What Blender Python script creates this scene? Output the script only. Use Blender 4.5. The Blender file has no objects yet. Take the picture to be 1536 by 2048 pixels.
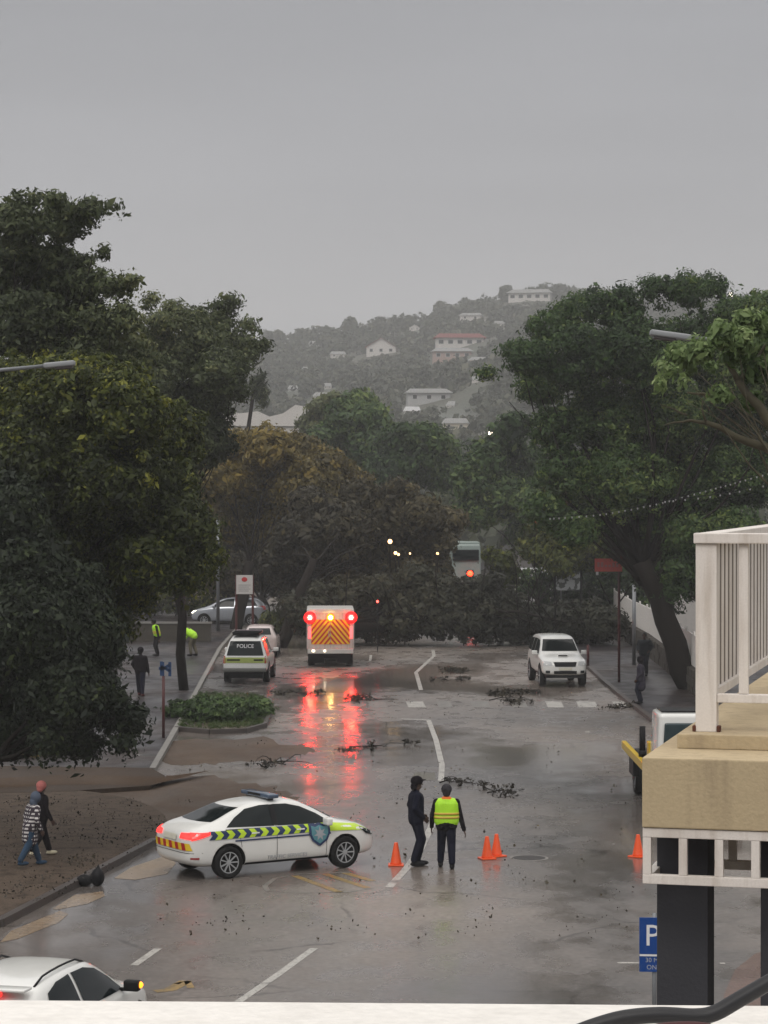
import bpy, bmesh, math, random
import numpy as np
from mathutils import Vector, Matrix
from mathutils.bvhtree import BVHTree
R = math.radians
rng = np.random.default_rng(7)
random.seed(7)
sc = bpy.context.scene
col = sc.collection

# ------------------------------------------------------------------ camera
FPX = 5000.0; CAMZ = 7.75; PITCH = math.atan(44 / FPX)
cam_d = bpy.data.cameras.new('camera'); cam = bpy.data.objects.new('camera', cam_d); col.objects.link(cam)
cam.location = (0, 0, CAMZ); cam.rotation_euler = (math.pi / 2 - PITCH, 0, 0)
cam_d.sensor_fit = 'VERTICAL'; cam_d.sensor_height = 36; cam_d.lens = FPX / 2048 * 36
cam_d.clip_start = 0.1; cam_d.clip_end = 6000
sc.camera = cam
# ------------------------------------------------------------------ overcast sky
SUN_EL, SUN_AZ = R(48), R(200)
w = bpy.data.worlds.new('World'); sc.world = w; w.use_nodes = True
nt = w.node_tree; nt.nodes.clear(); N = nt.nodes.new; L = nt.links.new
out = N('ShaderNodeOutputWorld'); bg = N('ShaderNodeBackground'); bg.inputs['Strength'].default_value = 0.12
sky = N('ShaderNodeTexSky'); sky.sky_type = 'NISHITA'; sky.sun_disc = False; sky.sun_elevation = SUN_EL; sky.sun_rotation = SUN_AZ
sky.air_density = 1.0; sky.dust_density = 4.0
hs = N('ShaderNodeHueSaturation'); hs.inputs['Saturation'].default_value = 0.15; hs.inputs['Value'].default_value = 0.6
tc = N('ShaderNodeTexCoord'); sp = N('ShaderNodeSeparateXYZ')
cr = N('ShaderNodeValToRGB'); e = cr.color_ramp.elements
e[0].position = 0.0; e[0].color = (.1, .1, .1, 1); e[1].position = 1.0; e[1].color = (1.12, 1.08, 1.04, 1)
def ce(p, c):
    q = cr.color_ramp.elements.new(p); q.color = (*c, 1)
ce(.49, (.27, .27, .27)); ce(.505, (.305, .302, .305)); ce(.56, (.262, .264, .278)); ce(.62, (.235, .24, .258)); ce(.72, (.58, .58, .59))
mr = N('ShaderNodeMapRange'); mr.inputs[1].default_value = -1; mr.inputs[2].default_value = 1
nz = N('ShaderNodeTexNoise'); nz.inputs['Scale'].default_value = 1.6; nz.inputs['Detail'].default_value = 4
mp = N('ShaderNodeMapping'); mp.inputs['Scale'].default_value = (1, 1, 7)
nm = N('ShaderNodeMapRange'); nm.inputs[1].default_value = .3; nm.inputs[2].default_value = .7; nm.inputs[3].default_value = .86; nm.inputs[4].default_value = 1.12
mul = N('ShaderNodeMixRGB'); mul.blend_type = 'MULTIPLY'; mul.inputs[0].default_value = 1
sc8 = N('ShaderNodeMixRGB'); sc8.blend_type = 'MULTIPLY'; sc8.inputs[0].default_value = 1; sc8.inputs[2].default_value = (8.3, 8.3, 8.3, 1)
mix = N('ShaderNodeMixRGB'); mix.inputs[0].default_value = 0.10
L(tc.outputs['Generated'], sp.inputs[0]); L(sp.outputs['Z'], mr.inputs[0]); L(mr.outputs[0], cr.inputs[0])
L(tc.outputs['Generated'], mp.inputs[0]); L(mp.outputs[0], nz.inputs['Vector']); L(nz.outputs['Fac'], nm.inputs[0])
L(cr.outputs[0], mul.inputs[1]); L(nm.outputs[0], mul.inputs[2]); L(mul.outputs[0], sc8.inputs[1])
L(sky.outputs[0], hs.inputs['Color']); L(sc8.outputs[0], mix.inputs[1]); L(hs.outputs[0], mix.inputs[2])
L(mix.outputs[0], bg.inputs['Color']); L(bg.outputs[0], out.inputs[0])
sun_d = bpy.data.lights.new('sun', 'SUN'); sun_d.energy = 0.6; sun_d.angle = R(25); sun_d.color = (1, .95, .9)
sun = bpy.data.objects.new('sun', sun_d); col.objects.link(sun); sun.location = (0, -20, 60)
sun.rotation_euler = (math.pi / 2 - SUN_EL, 0, R(-20))
vs = sc.view_settings; vs.view_transform = 'Standard'; vs.look = 'None'; vs.gamma = 1; vs.use_curve_mapping = False; vs.exposure = 0.55
sc.cycles.max_bounces = 6; sc.cycles.diffuse_bounces = 2; sc.cycles.glossy_bounces = 3; sc.cycles.transmission_bounces = 2
sc.cycles.volume_bounces = 0; sc.cycles.transparent_max_bounces = 8; sc.cycles.use_denoising = True
sc.cycles.caustics_reflective = False; sc.cycles.caustics_refractive = False

# ------------------------------------------------------------------ placement helpers (pixels of the photo -> points of the place)
FW = Vector((0, math.cos(PITCH), -math.sin(PITCH))); UP = Vector((0, math.sin(PITCH), math.cos(PITCH)))
def ray(px, py): return FW + Vector(((px - 768) / FPX, 0, 0)) + UP * ((1024 - py) / FPX)
def P(px, py, Y):
    d = ray(px, py); return Vector((0, 0, CAMZ)) + d * (Y / d.y)
def G(px, py, z=0.0):
    d = ray(px, py); return Vector((0, 0, CAMZ)) + d * ((z - CAMZ) / d.z)
def link(o, parent=None):
    col.objects.link(o)
    if parent is not None: o.parent = parent
    return o
def tag(o, label=None, cat=None, group=None, kind=None):
    if label: o['label'] = label
    if cat: o['category'] = cat
    if group: o['group'] = group
    if kind: o['kind'] = kind
    return o
def thing(name, label, cat, loc=(0, 0, 0), rz=0, group=None):
    o = bpy.data.objects.new(name, None); col.objects.link(o)
    o.empty_display_size = .3
    o.location = loc; o.rotation_euler = (0, 0, rz); return tag(o, label, cat, group)
def mesh_obj(name, bm, mat, parent=None, smooth=False):
    me = bpy.data.meshes.new(name)
    bmesh.ops.recalc_face_normals(bm, faces=bm.faces[:])
    bm.to_mesh(me); bm.free()
    if smooth:
        for p in me.polygons: p.use_smooth = True
    for m_ in (mat if isinstance(mat, (list, tuple)) else [mat]): me.materials.append(m_)
    return link(bpy.data.objects.new(name, me), parent)
def copy_tree(o, parent=None):
    c = o.copy(); col.objects.link(c); c.parent = parent
    for ch in list(o.children): copy_tree(ch, c)
    return c
# ------------------------------------------------------------------ mesh helpers
def box(bm, cx, cy, cz, sx, sy, sz, rot=None, taper=None):
    """box by centre and full size; taper scales the top"""
    vs_ = []
    for k in (-1, 1):
        t = taper if (taper and k == 1) else (1, 1)
        for i, j in ((-1, -1), (1, -1), (1, 1), (-1, 1)):
            v = Vector((i * sx / 2 * t[0], j * sy / 2 * t[1], k * sz / 2))
            if rot is not None: v = rot @ v
            vs_.append(bm.verts.new(v + Vector((cx, cy, cz))))
    a = vs_
    for f in ((3, 2, 1, 0), (4, 5, 6, 7), (0, 1, 5, 4), (1, 2, 6, 5), (2, 3, 7, 6), (3, 0, 4, 7)):
        bm.faces.new([a[i] for i in f])
    return vs_
def bbox(bm, x0, x1, y0, y1, z0, z1, **k): return box(bm, (x0 + x1) / 2, (y0 + y1) / 2, (z0 + z1) / 2, abs(x1 - x0), abs(y1 - y0), abs(z1 - z0), **k)
def bevel(bm, w, seg=2):
    bmesh.ops.bevel(bm, geom=bm.edges[:], offset=w, segments=seg, affect='EDGES', profile=.6)
def beam(bm, a, b, wx, wz):
    a = Vector(a); b = Vector(b); d = b - a; q = d.to_track_quat('X', 'Z').to_matrix()
    m = (a + b) / 2; box(bm, m.x, m.y, m.z, d.length, wx, wz, rot=q)
def tube(bm, pts, rad, seg=8, cap=True):
    pts = [Vector(p) for p in pts]; rad = rad if isinstance(rad, (list, tuple)) else [rad] * len(pts)
    rings = []; prev = None
    for i, p in enumerate(pts):
        d = (pts[min(i + 1, len(pts) - 1)] - pts[max(i - 1, 0)]).normalized()
        u = (prev - d * prev.dot(d)) if prev is not None else d.orthogonal()
        if u.length < 1e-5: u = d.orthogonal()
        u.normalize(); prev = u; v = d.cross(u)
        rings.append([bm.verts.new(p + (u * math.cos(t) + v * math.sin(t)) * rad[i]) for t in [2 * math.pi * k / seg for k in range(seg)]])
    for a, b in zip(rings, rings[1:]):
        for k in range(seg): bm.faces.new((a[k], a[(k + 1) % seg], b[(k + 1) % seg], b[k]))
    if cap:
        bm.faces.new(rings[0][::-1]); bm.faces.new(rings[-1])
def lathe(bm, prof, seg=20, mtx=None, caps=True):
    """prof: list of (r, z); around z"""
    rings = []
    for r, z in prof:
        ring = []
        for k in range(seg):
            t = 2 * math.pi * k / seg; v = Vector((r * math.cos(t), r * math.sin(t), z))
            ring.append(bm.verts.new(mtx @ v if mtx is not None else v))
        rings.append(ring)
    for a, b in zip(rings, rings[1:]):
        for k in range(seg): bm.faces.new((a[k], a[(k + 1) % seg], b[(k + 1) % seg], b[k]))
    if caps: bm.faces.new(rings[0][::-1]); bm.faces.new(rings[-1])
def poly_prism(bm, pts, z0, z1):
    lo = [bm.verts.new((x, y, z0)) for x, y in pts]; hi = [bm.verts.new((x, y, z1)) for x, y in pts]
    bm.faces.new(lo[::-1]); bm.faces.new(hi)
    for i in range(len(pts)):
        j = (i + 1) % len(pts); bm.faces.new((lo[i], lo[j], hi[j], hi[i]))
def sphere(bm, c, r, seg=10, sc_=(1, 1, 1)):
    bmesh.ops.create_uvsphere(bm, u_segments=seg, v_segments=max(5, seg // 2 + 1), radius=r,
                              matrix=Matrix.Translation(c) @ Matrix.Diagonal((*sc_, 1)))
def evaluated(o):
    dg = bpy.context.evaluated_depsgraph_get(); dg.update()
    return bpy.data.meshes.new_from_object(o.evaluated_get(dg))
# ------------------------------------------------------------------ materials
_m = {}
def nmat(name):
    m = bpy.data.materials.new(name); m.use_nodes = True
    return m, m.node_tree.nodes, m.node_tree.links, m.node_tree.nodes['Principled BSDF']
def mat(name, c, rough=.5, metal=0, coat=0, var=.12, scale=6, bump=0, spec=.35):
    """paint-like material with soft wear: colour and roughness vary with noise"""
    if name in _m: return _m[name]
    m, n, l, b = nmat(name)
    t = n.new('ShaderNodeTexCoord'); z = n.new('ShaderNodeTexNoise'); z.inputs['Scale'].default_value = scale; z.inputs['Detail'].default_value = 6
    l.new(t.outputs['Object'], z.inputs['Vector'])
    mx = n.new('ShaderNodeMixRGB'); mx.inputs[1].default_value = (*[v * (1 - var) for v in c], 1); mx.inputs[2].default_value = (*[min(1, v * (1 + var)) for v in c], 1)
    l.new(z.outputs['Fac'], mx.inputs[0]); l.new(mx.outputs[0], b.inputs['Base Color'])
    q = n.new('ShaderNodeMapRange'); q.inputs[3].default_value = max(.02, rough * .8); q.inputs[4].default_value = min(1, rough * 1.25)
    l.new(z.outputs['Fac'], q.inputs[0]); l.new(q.outputs[0], b.inputs['Roughness'])
    b.inputs['Metallic'].default_value = metal; b.inputs['Coat Weight'].default_value = coat; b.inputs['Specular IOR Level'].default_value = spec
    if bump:
        z2 = n.new('ShaderNodeTexNoise'); z2.inputs['Scale'].default_value = scale * 8; l.new(t.outputs['Object'], z2.inputs['Vector'])
        bp = n.new('ShaderNodeBump'); bp.inputs['Strength'].default_value = bump; bp.inputs['Distance'].default_value = .01
        l.new(z2.outputs['Fac'], bp.inputs['Height']); l.new(bp.outputs[0], b.inputs['Normal'])
    _m[name] = m; return m
def emis(name, c, s, base=(.1, .02, .02)):
    if name in _m: return _m[name]
    m, n, l, b = nmat(name)
    b.inputs['Base Color'].default_value = (*base, 1); b.inputs['Emission Color'].default_value = (*c, 1); b.inputs['Emission Strength'].default_value = s
    b.inputs['Roughness'].default_value = .2
    _m[name] = m; return m
def leafmat(name, c0, c1, c2, trans=.25, rough=.55):
    if name in _m: return _m[name]
    m, n, l, b = nmat(name)
    a = n.new('ShaderNodeAttribute'); a.attribute_name = 'tint'
    r = n.new('ShaderNodeValToRGB'); el = r.color_ramp.elements
    el[0].color = (*c0, 1); el[1].color = (*c2, 1); q = el.new(.55); q.color = (*c1, 1)
    l.new(a.outputs['Fac'], r.inputs[0]); l.new(r.outputs[0], b.inputs['Base Color']); b.inputs['Roughness'].default_value = rough
    b.inputs['Specular IOR Level'].default_value = .3
    tr = n.new('ShaderNodeBsdfTranslucent'); l.new(r.outputs[0], tr.inputs[0]); mx = n.new('ShaderNodeMixShader'); mx.inputs[0].default_value = trans
    l.new(b.outputs[0], mx.inputs[1]); l.new(tr.outputs[0], mx.inputs[2]); l.new(mx.outputs[0], n['Material Output'].inputs[0])
    _m[name] = m; return m
def wetmat(name, dry, mud, r0=.07, r1=.5, muds=.12, big=.12, strength=.35, mudamt=(.45, .7), coarse=None, spec=.5, cracks=False):
    """wet ground: roughness patches (puddles to damp), silt film, grain bump. All in object space."""
    m, n, l, b = nmat(name)
    t = n.new('ShaderNodeTexCoord')
    def noise(scale, det=5, sx=1, sy=1, off=0):
        mpg = n.new('ShaderNodeMapping'); mpg.inputs['Scale'].default_value = (sx, sy, 1); mpg.inputs['Location'].default_value = (off, off * 1.7, 0)
        z = n.new('ShaderNodeTexNoise'); z.inputs['Scale'].default_value = scale; z.inputs['Detail'].default_value = det
        l.new(t.outputs['Object'], mpg.inputs[0]); l.new(mpg.outputs[0], z.inputs['Vector']); return z.outputs['Fac']
    def mrange(s, a, b_, c, d):
        q = n.new('ShaderNodeMapRange'); q.inputs[1].default_value = a; q.inputs[2].default_value = b_; q.inputs[3].default_value = c; q.inputs[4].default_value = d
        l.new(s, q.inputs[0]); return q.outputs[0]
    def math_(op, a, b_):
        q = n.new('ShaderNodeMath'); q.operation = op
        for i, v in enumerate((a, b_)):
            if isinstance(v, (int, float)): q.inputs[i].default_value = v
            else: l.new(v, q.inputs[i])
        return q.outputs[0]
    film = mrange(noise(muds, 7, 1, .5, 3), mudamt[0], mudamt[1], 0, 1)
    fine = noise(9, 8); mid = noise(1.3, 7, 1, .6, 11)
    pud = mrange(noise(big, 6, 1, .45, 20), .42, .60, 0, 1)             # 1 = puddle
    c1 = n.new('ShaderNodeMixRGB'); c1.inputs[1].default_value = (*[v * .6 for v in dry], 1); c1.inputs[2].default_value = (*[v * 1.35 for v in dry], 1); l.new(mid, c1.inputs[0])
    c2 = n.new('ShaderNodeMixRGB'); l.new(film, c2.inputs[0]); l.new(c1.outputs[0], c2.inputs[1]); c2.inputs[2].default_value = (*mud, 1)
    c3 = n.new('ShaderNodeMixRGB'); c3.blend_type = 'MULTIPLY'; c3.inputs[0].default_value = .6; l.new(c2.outputs[0], c3.inputs[1]); l.new(mrange(fine, .3, .7, .6, 1.3), c3.inputs[2])
    l.new(c3.outputs[0], b.inputs['Base Color'])
    rough = math_('ADD', mrange(mid, .35, .65, r0 + .10, r1), 0)
    mxr = n.new('ShaderNodeMix'); l.new(pud, mxr.inputs[0]); l.new(rough, mxr.inputs[2]); mxr.inputs[3].default_value = r0
    l.new(mxr.outputs[0], b.inputs['Roughness'])
    bp = n.new('ShaderNodeBump'); bp.inputs['Distance'].default_value = .02
    l.new(mrange(pud, 0, 1, strength, strength * .06), bp.inputs['Strength'])
    h = math_('ADD', noise(14, 6, 1, 1, 5), math_('MULTIPLY', noise(2.2, 4, .7, 1, 9), .9))
    if coarse:
        br = n.new('ShaderNodeTexBrick'); br.inputs['Scale'].default_value = coarse; br.inputs['Mortar Size'].default_value = .03
        l.new(t.outputs['Object'], br.inputs['Vector']); h = math_('SUBTRACT', h, math_('MULTIPLY', br.outputs['Fac'], 1.5))
        c4 = n.new('ShaderNodeMixRGB'); c4.blend_type = 'MULTIPLY'; c4.inputs[2].default_value = (.55, .5, .5, 1); l.new(br.outputs['Fac'], c4.inputs[0]); l.new(c3.outputs[0], c4.inputs[1]); l.new(c4.outputs[0], b.inputs['Base Color'])
    if cracks:
        vo = n.new('ShaderNodeTexVoronoi'); vo.feature = 'DISTANCE_TO_EDGE'; vo.inputs['Scale'].default_value = .22
        ad = n.new('ShaderNodeMixRGB'); ad.blend_type = 'ADD'; ad.inputs[0].default_value = .35; l.new(t.outputs['Object'], ad.inputs[1]); zz = n.new('ShaderNodeTexNoise'); zz.inputs['Scale'].default_value = .9; zz.inputs['Detail'].default_value = 6; l.new(t.outputs['Object'], zz.inputs['Vector']); l.new(zz.outputs['Color'], ad.inputs[2]); ad.inputs[0].default_value = 1.0
        l.new(ad.outputs[0], vo.inputs['Vector']); ck = math_('MULTIPLY', mrange(vo.outputs['Distance'], .004, .014, 1, 0), mrange(noise(.3, 3, 1, 1, 40), .45, .6, 0, .75))
        c5 = n.new('ShaderNodeMixRGB'); c5.blend_type = 'MULTIPLY'; c5.inputs[2].default_value = (.3, .28, .27, 1); l.new(ck, c5.inputs[0]); l.new(c3.outputs[0], c5.inputs[1])
        sp_n = mrange(noise(60, 2, 1, 1, 2), .62, .7, 1, 1.5); c6 = n.new('ShaderNodeMixRGB'); c6.blend_type = 'MULTIPLY'; c6.inputs[0].default_value = 1; l.new(c5.outputs[0], c6.inputs[1]); l.new(sp_n, c6.inputs[2]); l.new(c6.outputs[0], b.inputs['Base Color'])
    l.new(h, bp.inputs['Height']); l.new(bp.outputs[0], b.inputs['Normal'])
    b.inputs['Specular IOR Level'].default_value = spec
    return m
def weathered(name, c, stain, rough=.75, amt=.5, scale=1.0, bump=.2, spec=.4):
    m, n, l, b = nmat(name); b.inputs['Specular IOR Level'].default_value = spec; t = n.new('ShaderNodeTexCoord')
    def nz(s, det, sc_): mp_ = n.new('ShaderNodeMapping'); mp_.inputs['Scale'].default_value = sc_; z = n.new('ShaderNodeTexNoise'); z.inputs['Scale'].default_value = s; z.inputs['Detail'].default_value = det; l.new(t.outputs['Object'], mp_.inputs[0]); l.new(mp_.outputs[0], z.inputs['Vector']); return z.outputs['Fac']
    def ramp(s, a, b_, lo, hi): q = n.new('ShaderNodeMapRange'); q.inputs[1].default_value = a; q.inputs[2].default_value = b_; q.inputs[3].default_value = lo; q.inputs[4].default_value = hi; l.new(s, q.inputs[0]); return q.outputs[0]
    m1 = n.new('ShaderNodeMixRGB'); m1.inputs[1].default_value = (*c, 1); m1.inputs[2].default_value = (*stain, 1); l.new(ramp(nz(5 * scale, 7, (3.5, 3.5, .35)), .5, .72, 0, amt), m1.inputs[0])
    m2 = n.new('ShaderNodeMixRGB'); m2.inputs[2].default_value = (*stain, 1); l.new(ramp(nz(2.2 * scale, 8, (1, 1, 1)), .48, .75, 0, amt * .8), m2.inputs[0]); l.new(m1.outputs[0], m2.inputs[1])
    m3 = n.new('ShaderNodeMixRGB'); m3.blend_type = 'MULTIPLY'; m3.inputs[0].default_value = 1; l.new(m2.outputs[0], m3.inputs[1]); l.new(ramp(nz(90 * scale, 3, (1, 1, 1)), .3, .7, .95, 1.04), m3.inputs[2]); l.new(m3.outputs[0], b.inputs['Base Color'])
    b.inputs['Roughness'].default_value = rough; bp = n.new('ShaderNodeBump'); bp.inputs['Strength'].default_value = bump; bp.inputs['Distance'].default_value = .006; l.new(nz(70 * scale, 4, (1, 1, 1)), bp.inputs['Height']); l.new(bp.outputs[0], b.inputs['Normal'])
    return m
GLASS = mat('dark glass', (.008, .012, .013), .08, 0, 0, .2, spec=.16)
TYRE = mat('tyre rubber', (.012, .012, .012), .7, 0, 0, .2, spec=.15)
BLACK = mat('black plastic', (.009, .009, .010), .5, spec=.15)
CHROME = mat('alloy', (.36, .37, .38), .35, .15)
WPAINT = mat('white car paint', (.74, .74, .71), .22, 0, .6, .05, 3)
BARK = mat('wet bark', (.014, .011, .009), .8, var=.4, scale=5, bump=.6, spec=.1)
STEEL = mat('galvanised steel', (.22, .23, .24), .45, .6)
# ------------------------------------------------------------------ terrain
RID = 1000.0
RU = [-900, -300, 0, 300, 450, 535, 600, 655, 720, 800, 880, 960, 1010, 1060, 1110, 1200, 1320, 1450, 1536, 1900, 2600]
RP = [780, 765, 755, 735, 712, 694, 686, 676, 668, 652, 634, 608, 600, 596, 594, 598, 606, 612, 616, 640, 700]
def hill_z(x, y):
    x = np.asarray(x, float); y = np.asarray(y, float)
    u = 768 + x / np.maximum(y, 150) * FPX
    zr = CAMZ + (982 - np.interp(u, RU, RP)) / FPX * RID
    t = np.clip((y - 190) / (RID - 190), 0, 1.0)
    b = np.where(y > RID, 1 - ((y - RID) / 500) ** 2, 1)
    und = 2.2 * np.sin(x * .021 + 1) * np.sin(y * .013) + 1.5 * np.sin(x * .05 + y * .03)
    return zr * (.25 * t + .75 * t ** 1.7) * b + und * np.clip(t * 4, 0, 1) * (1 - t ** 3)
def hill_hit(px, py):
    Y = 200.0
    while Y < RID:
        p = P(px, py, Y)
        if hill_z(p.x, Y) >= p.z: return Vector((p.x, Y, float(hill_z(p.x, Y))))
        Y += 2
    p = P(px, py, RID); return Vector((p.x, RID, float(hill_z(p.x, RID))))
xs = np.arange(-420, 521, 10.0); ys = np.concatenate([np.arange(188, 1000, 10.0), np.arange(1000, 1140, 20.0)])
X, Y = np.meshgrid(xs, ys); Z = hill_z(X, Y) - .01
me = bpy.data.meshes.new('hill'); nx, ny = len(xs), len(ys)
idx = np.arange(nx * ny).reshape(ny, nx)
fc = np.stack([idx[:-1, :-1], idx[:-1, 1:], idx[1:, 1:], idx[1:, :-1]], -1).reshape(-1, 4)
me.from_pydata(np.stack([X.ravel(), Y.ravel(), Z.ravel()], -1).tolist(), [], fc.tolist()); me.update()
me.materials.append(wetmat('hill earth', (.035, .042, .022), (.07, .055, .04), .5, .9, .02, .02, .8))
for p in me.polygons: p.use_smooth = True
tag(link(bpy.data.objects.new('hill', me)), kind='structure')

def sheet(name, pts, z, m, kind='structure', parent=None):
    bm = bmesh.new(); f = bm.faces.new([bm.verts.new((x, y, z)) for x, y in pts]); bmesh.ops.triangulate(bm, faces=[f])
    o = mesh_obj(name, bm, m, parent)
    if o.data.polygons[0].normal.z < 0: o.data.flip_normals()
    if kind: tag(o, kind=kind)
    return o
def g2(px, py): p = G(px, py); return (p.x, p.y)
sheet('ground', [(-600, -60), (700, -60), (700, 1500), (-600, 1500)], -.02, wetmat('damp soil', (.05, .045, .03), (.08, .06, .045), .3, .8, .1, .1, .6))
ROAD = wetmat('wet asphalt', (.058, .055, .055), (.225, .190, .164), .11, .54, .10, .16, .12, (.34, .62), cracks=True)
LK = [g2(440, 1300), g2(405, 1365), g2(365, 1440), g2(328, 1505), g2(305, 1545)]
RK = [(8.5, 200), (8.6, 150), g2(1170, 1330), g2(1215, 1372), g2(1255, 1405), g2(1290, 1432), (9.0, 82), (9.0, 66), (10.5, 62), (14, 60)]
LL = [(-30, 66.0), g2(0, 1590), g2(120, 1585), g2(200, 1594), g2(262, 1606), g2(305, 1622), g2(330, 1640), g2(338, 1662), g2(310, 1688), g2(160, 1768), g2(0, 1852), (-9.5, 38), (-14, 33)]
sheet('road', [(-40, -20), (40, -20), (40, 60), (14, 60), (9.0, 66), (8.6, 150), (8.5, 420), (-8.6, 420), (-8.3, 150), LK[0], LK[4], (-40, 69.5)], 0.0, ROAD)
PAVE = wetmat('wet paving', (.034, .030, .033), (.062, .048, .042), .3, .75, .3, .3, .8, coarse=2.5, spec=.22)
DIRT = wetmat('muddy verge', (.030, .024, .019), (.085, .060, .040), .4, .8, .5, .5, 1.0, (.4, .6), spec=.25)
def prism(name, pts, z0, z1, m, kind='structure'):
    bm = bmesh.new(); poly_prism(bm, pts, z0, z1); return tag(mesh_obj(name, bm, m), kind=kind)
prism('pavement', [LK[0], LK[1], LK[2], LK[3], LK[4], (-40, 69.2), (-40, 220), (-8.4, 220)], -.1, .11, PAVE)
prism('pavement', [(8.5, 200), (8.6, 150)] + RK[2:] + [(40, 60), (40, 200)], -.1, .11, PAVE)
VERGE = weathered('gritty wet verge', (.095, .070, .052), (.022, .016, .011), .8, 1.0, 1.6, 1.0, .12)
prism('pavement', LL + [(-40, 33), (-40, 66)], -.1, .11, VERGE)
prism('driveway', [g2(-60, 1539), g2(302, 1544), g2(330, 1560), g2(300, 1580), g2(120, 1592), g2(-60, 1596)], -.09, .114, wetmat('tan driveway', (.055, .040, .030), (.075, .052, .036), .6, .9, .3, .3, .6, spec=.08))
sheet('mud_strip', [g2(-40, 1568), g2(120, 1558), g2(230, 1560), g2(330, 1562), g2(420, 1550), g2(300, 1580), g2(150, 1578), g2(-40, 1585)], .119, wetmat('brown silt', (.060, .036, .020), (.085, .055, .034), .6, .9, .3, .3, .6, spec=.08))
KERB = mat('kerb concrete', (.19, .18, .165), .55, var=.35, scale=2, bump=.4)
KERBD = mat('kerb dark', (.06, .05, .045), .5, var=.4, scale=2, bump=.4)
def kerb(pts, w, z, m):
    bm = bmesh.new()
    for a, b in zip(pts, pts[1:]):
        a = Vector((*a, z / 2 - .03)); b = Vector((*b, z / 2 - .03)); beam(bm, a, b, w, z + .06)
    tag(mesh_obj('kerb', bm, m), kind='structure')
kerb(LK[::-1] + [(-8.25, 150)], .17, .135, KERB)
kerb(RK, .18, .135, KERBD)
kerb(LL[8:], .16, .135, KERBD)
# traffic island / planting bed
ISL = [g2(352, 1462), g2(420, 1468), g2(490, 1466), g2(530, 1455), g2(541, 1430), g2(540, 1405), g2(520, 1396), g2(400, 1390), g2(385, 1400)]
prism('planting_bed', ISL, -.05, .12, DIRT)
kerb(ISL[:7], .13, .15, KERBD)
SILT = wetmat('washed silt', (.085, .060, .043), (.12, .085, .06), .5, .85, .4, .4, .5, spec=.12)
def ragged(name, pts, z, m, seed, amp=.35, n=7):
    rr = random.Random(seed); P2 = [Vector(g2(*p)) for p in pts]; o = []
    for a, b in zip(P2, P2[1:] + P2[:1]):
        for k in range(n): q = a.lerp(b, k / n); o.append((q.x + rr.uniform(-amp, amp) * .5, q.y + rr.uniform(-amp, amp) * 1.6))
    sheet(name, o, z, m)
ragged('silt_film', [(200, 1575), (280, 1552), (430, 1550), (560, 1580), (600, 1605), (480, 1618), (370, 1655), (290, 1660), (200, 1620)], .003, SILT, 1)
ragged('silt_film', [(330, 1480), (520, 1476), (640, 1500), (560, 1520), (420, 1530), (318, 1528)], .003, SILT, 2)
# painted markings
MW = weathered('worn road paint white', (.46, .44, .40), (.09, .08, .075), .35, 1.0, 1.2)
MF = weathered('faded road paint', (.20, .185, .165), (.08, .072, .068), .35, 1.0, 1.2)
MY = weathered('worn road paint yellow', (.30, .20, .07), (.08, .07, .06), .35, 1.0, 1.0)
MT = wetmat('tan road patch', (.24, .175, .115), (.28, .21, .14), .2, .5, .3, .3, .3)
mk = [0]
def stripe(pts, wd, m, z=.004):
    pts = [Vector(g2(*p)) for p in pts]; bm = bmesh.new()
    L_, R_ = [], []
    for i, p in enumerate(pts):
        d = (pts[min(i + 1, len(pts) - 1)] - pts[max(i - 1, 0)]).normalized(); nn = Vector((-d.y, d.x)) * wd / 2
        L_.append(bm.verts.new((*(p + nn), z))); R_.append(bm.verts.new((*(p - nn), z)))
    for i in range(len(pts) - 1): bm.faces.new((R_[i], R_[i + 1], L_[i + 1], L_[i]))
    o = tag(mesh_obj('road_marking', bm, m), kind='structure')
    for p in o.data.polygons:
        if p.normal.z < 0: p.flip()
stripe([(455, 2019), (545, 1957), (628, 1897)], .14, MW)
stripe([(268, 1931), (318, 1896)], .14, MW)
stripe([(778, 1775), (812, 1738), (840, 1700), (862, 1655), (878, 1610)], .16, MW)
stripe([(882, 1562), (884, 1530), (872, 1480), (857, 1440)], .16, MW)
stripe([(857, 1440), (800, 1438)], .25, MW)
stripe([(842, 1380), (832, 1345), (868, 1312), (866, 1300)], .16, MW)
stripe([(740, 1322), (742, 1310)], .12, MW)
stripe([(1170, 1464), (1180, 1464)], .3, MW)
stripe([(1235, 1926), (1330, 1926)], .12, MW)
stripe([(1440, 1927), (1450, 1927)], .12, MW)
stripe([(535, 1782), (530, 1772), (550, 1757), (600, 1748), (700, 1745)], .11, MF)
stripe([(535, 1782), (600, 1786), (700, 1784), (745, 1776)], .08, MF)
for a, b in (((590, 1752), (680, 1785)), ((650, 1748), (735, 1776)), ((690, 1746), (745, 1762))): stripe([a, b], .16, MY)
for a, b in ((735, 770), (811, 846), (872, 900), (940, 975), (1020, 1050), (1090, 1122), (1152, 1190), (1224, 1250)):
    sheet('crossing_bar', [g2(a, 1403), g2(b, 1403), g2(b + 6, 1415), g2(a + 6, 1415)], .004, MW if a > 1060 or a == 811 else MF)
stripe([(310, 1983), (340, 1980), (372, 1962)], .22, MY); stripe([(352, 1968), (374, 1962), (382, 1976)], .12, MY)
sheet('road_patch', [g2(0, 1885), g2(22, 1862), g2(120, 1822), g2(137, 1828), g2(118, 1845), g2(35, 1878)], .005, MT)
sheet('road_patch', [g2(105, 1818), g2(150, 1790), g2(205, 1783), g2(210, 1792), g2(175, 1808), g2(112, 1820)], .005, MT)
sheet('road_patch', [g2(228, 1757), g2(262, 1735), g2(330, 1712), g2(352, 1726), g2(335, 1748), g2(270, 1760)], .005, MT)
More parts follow.
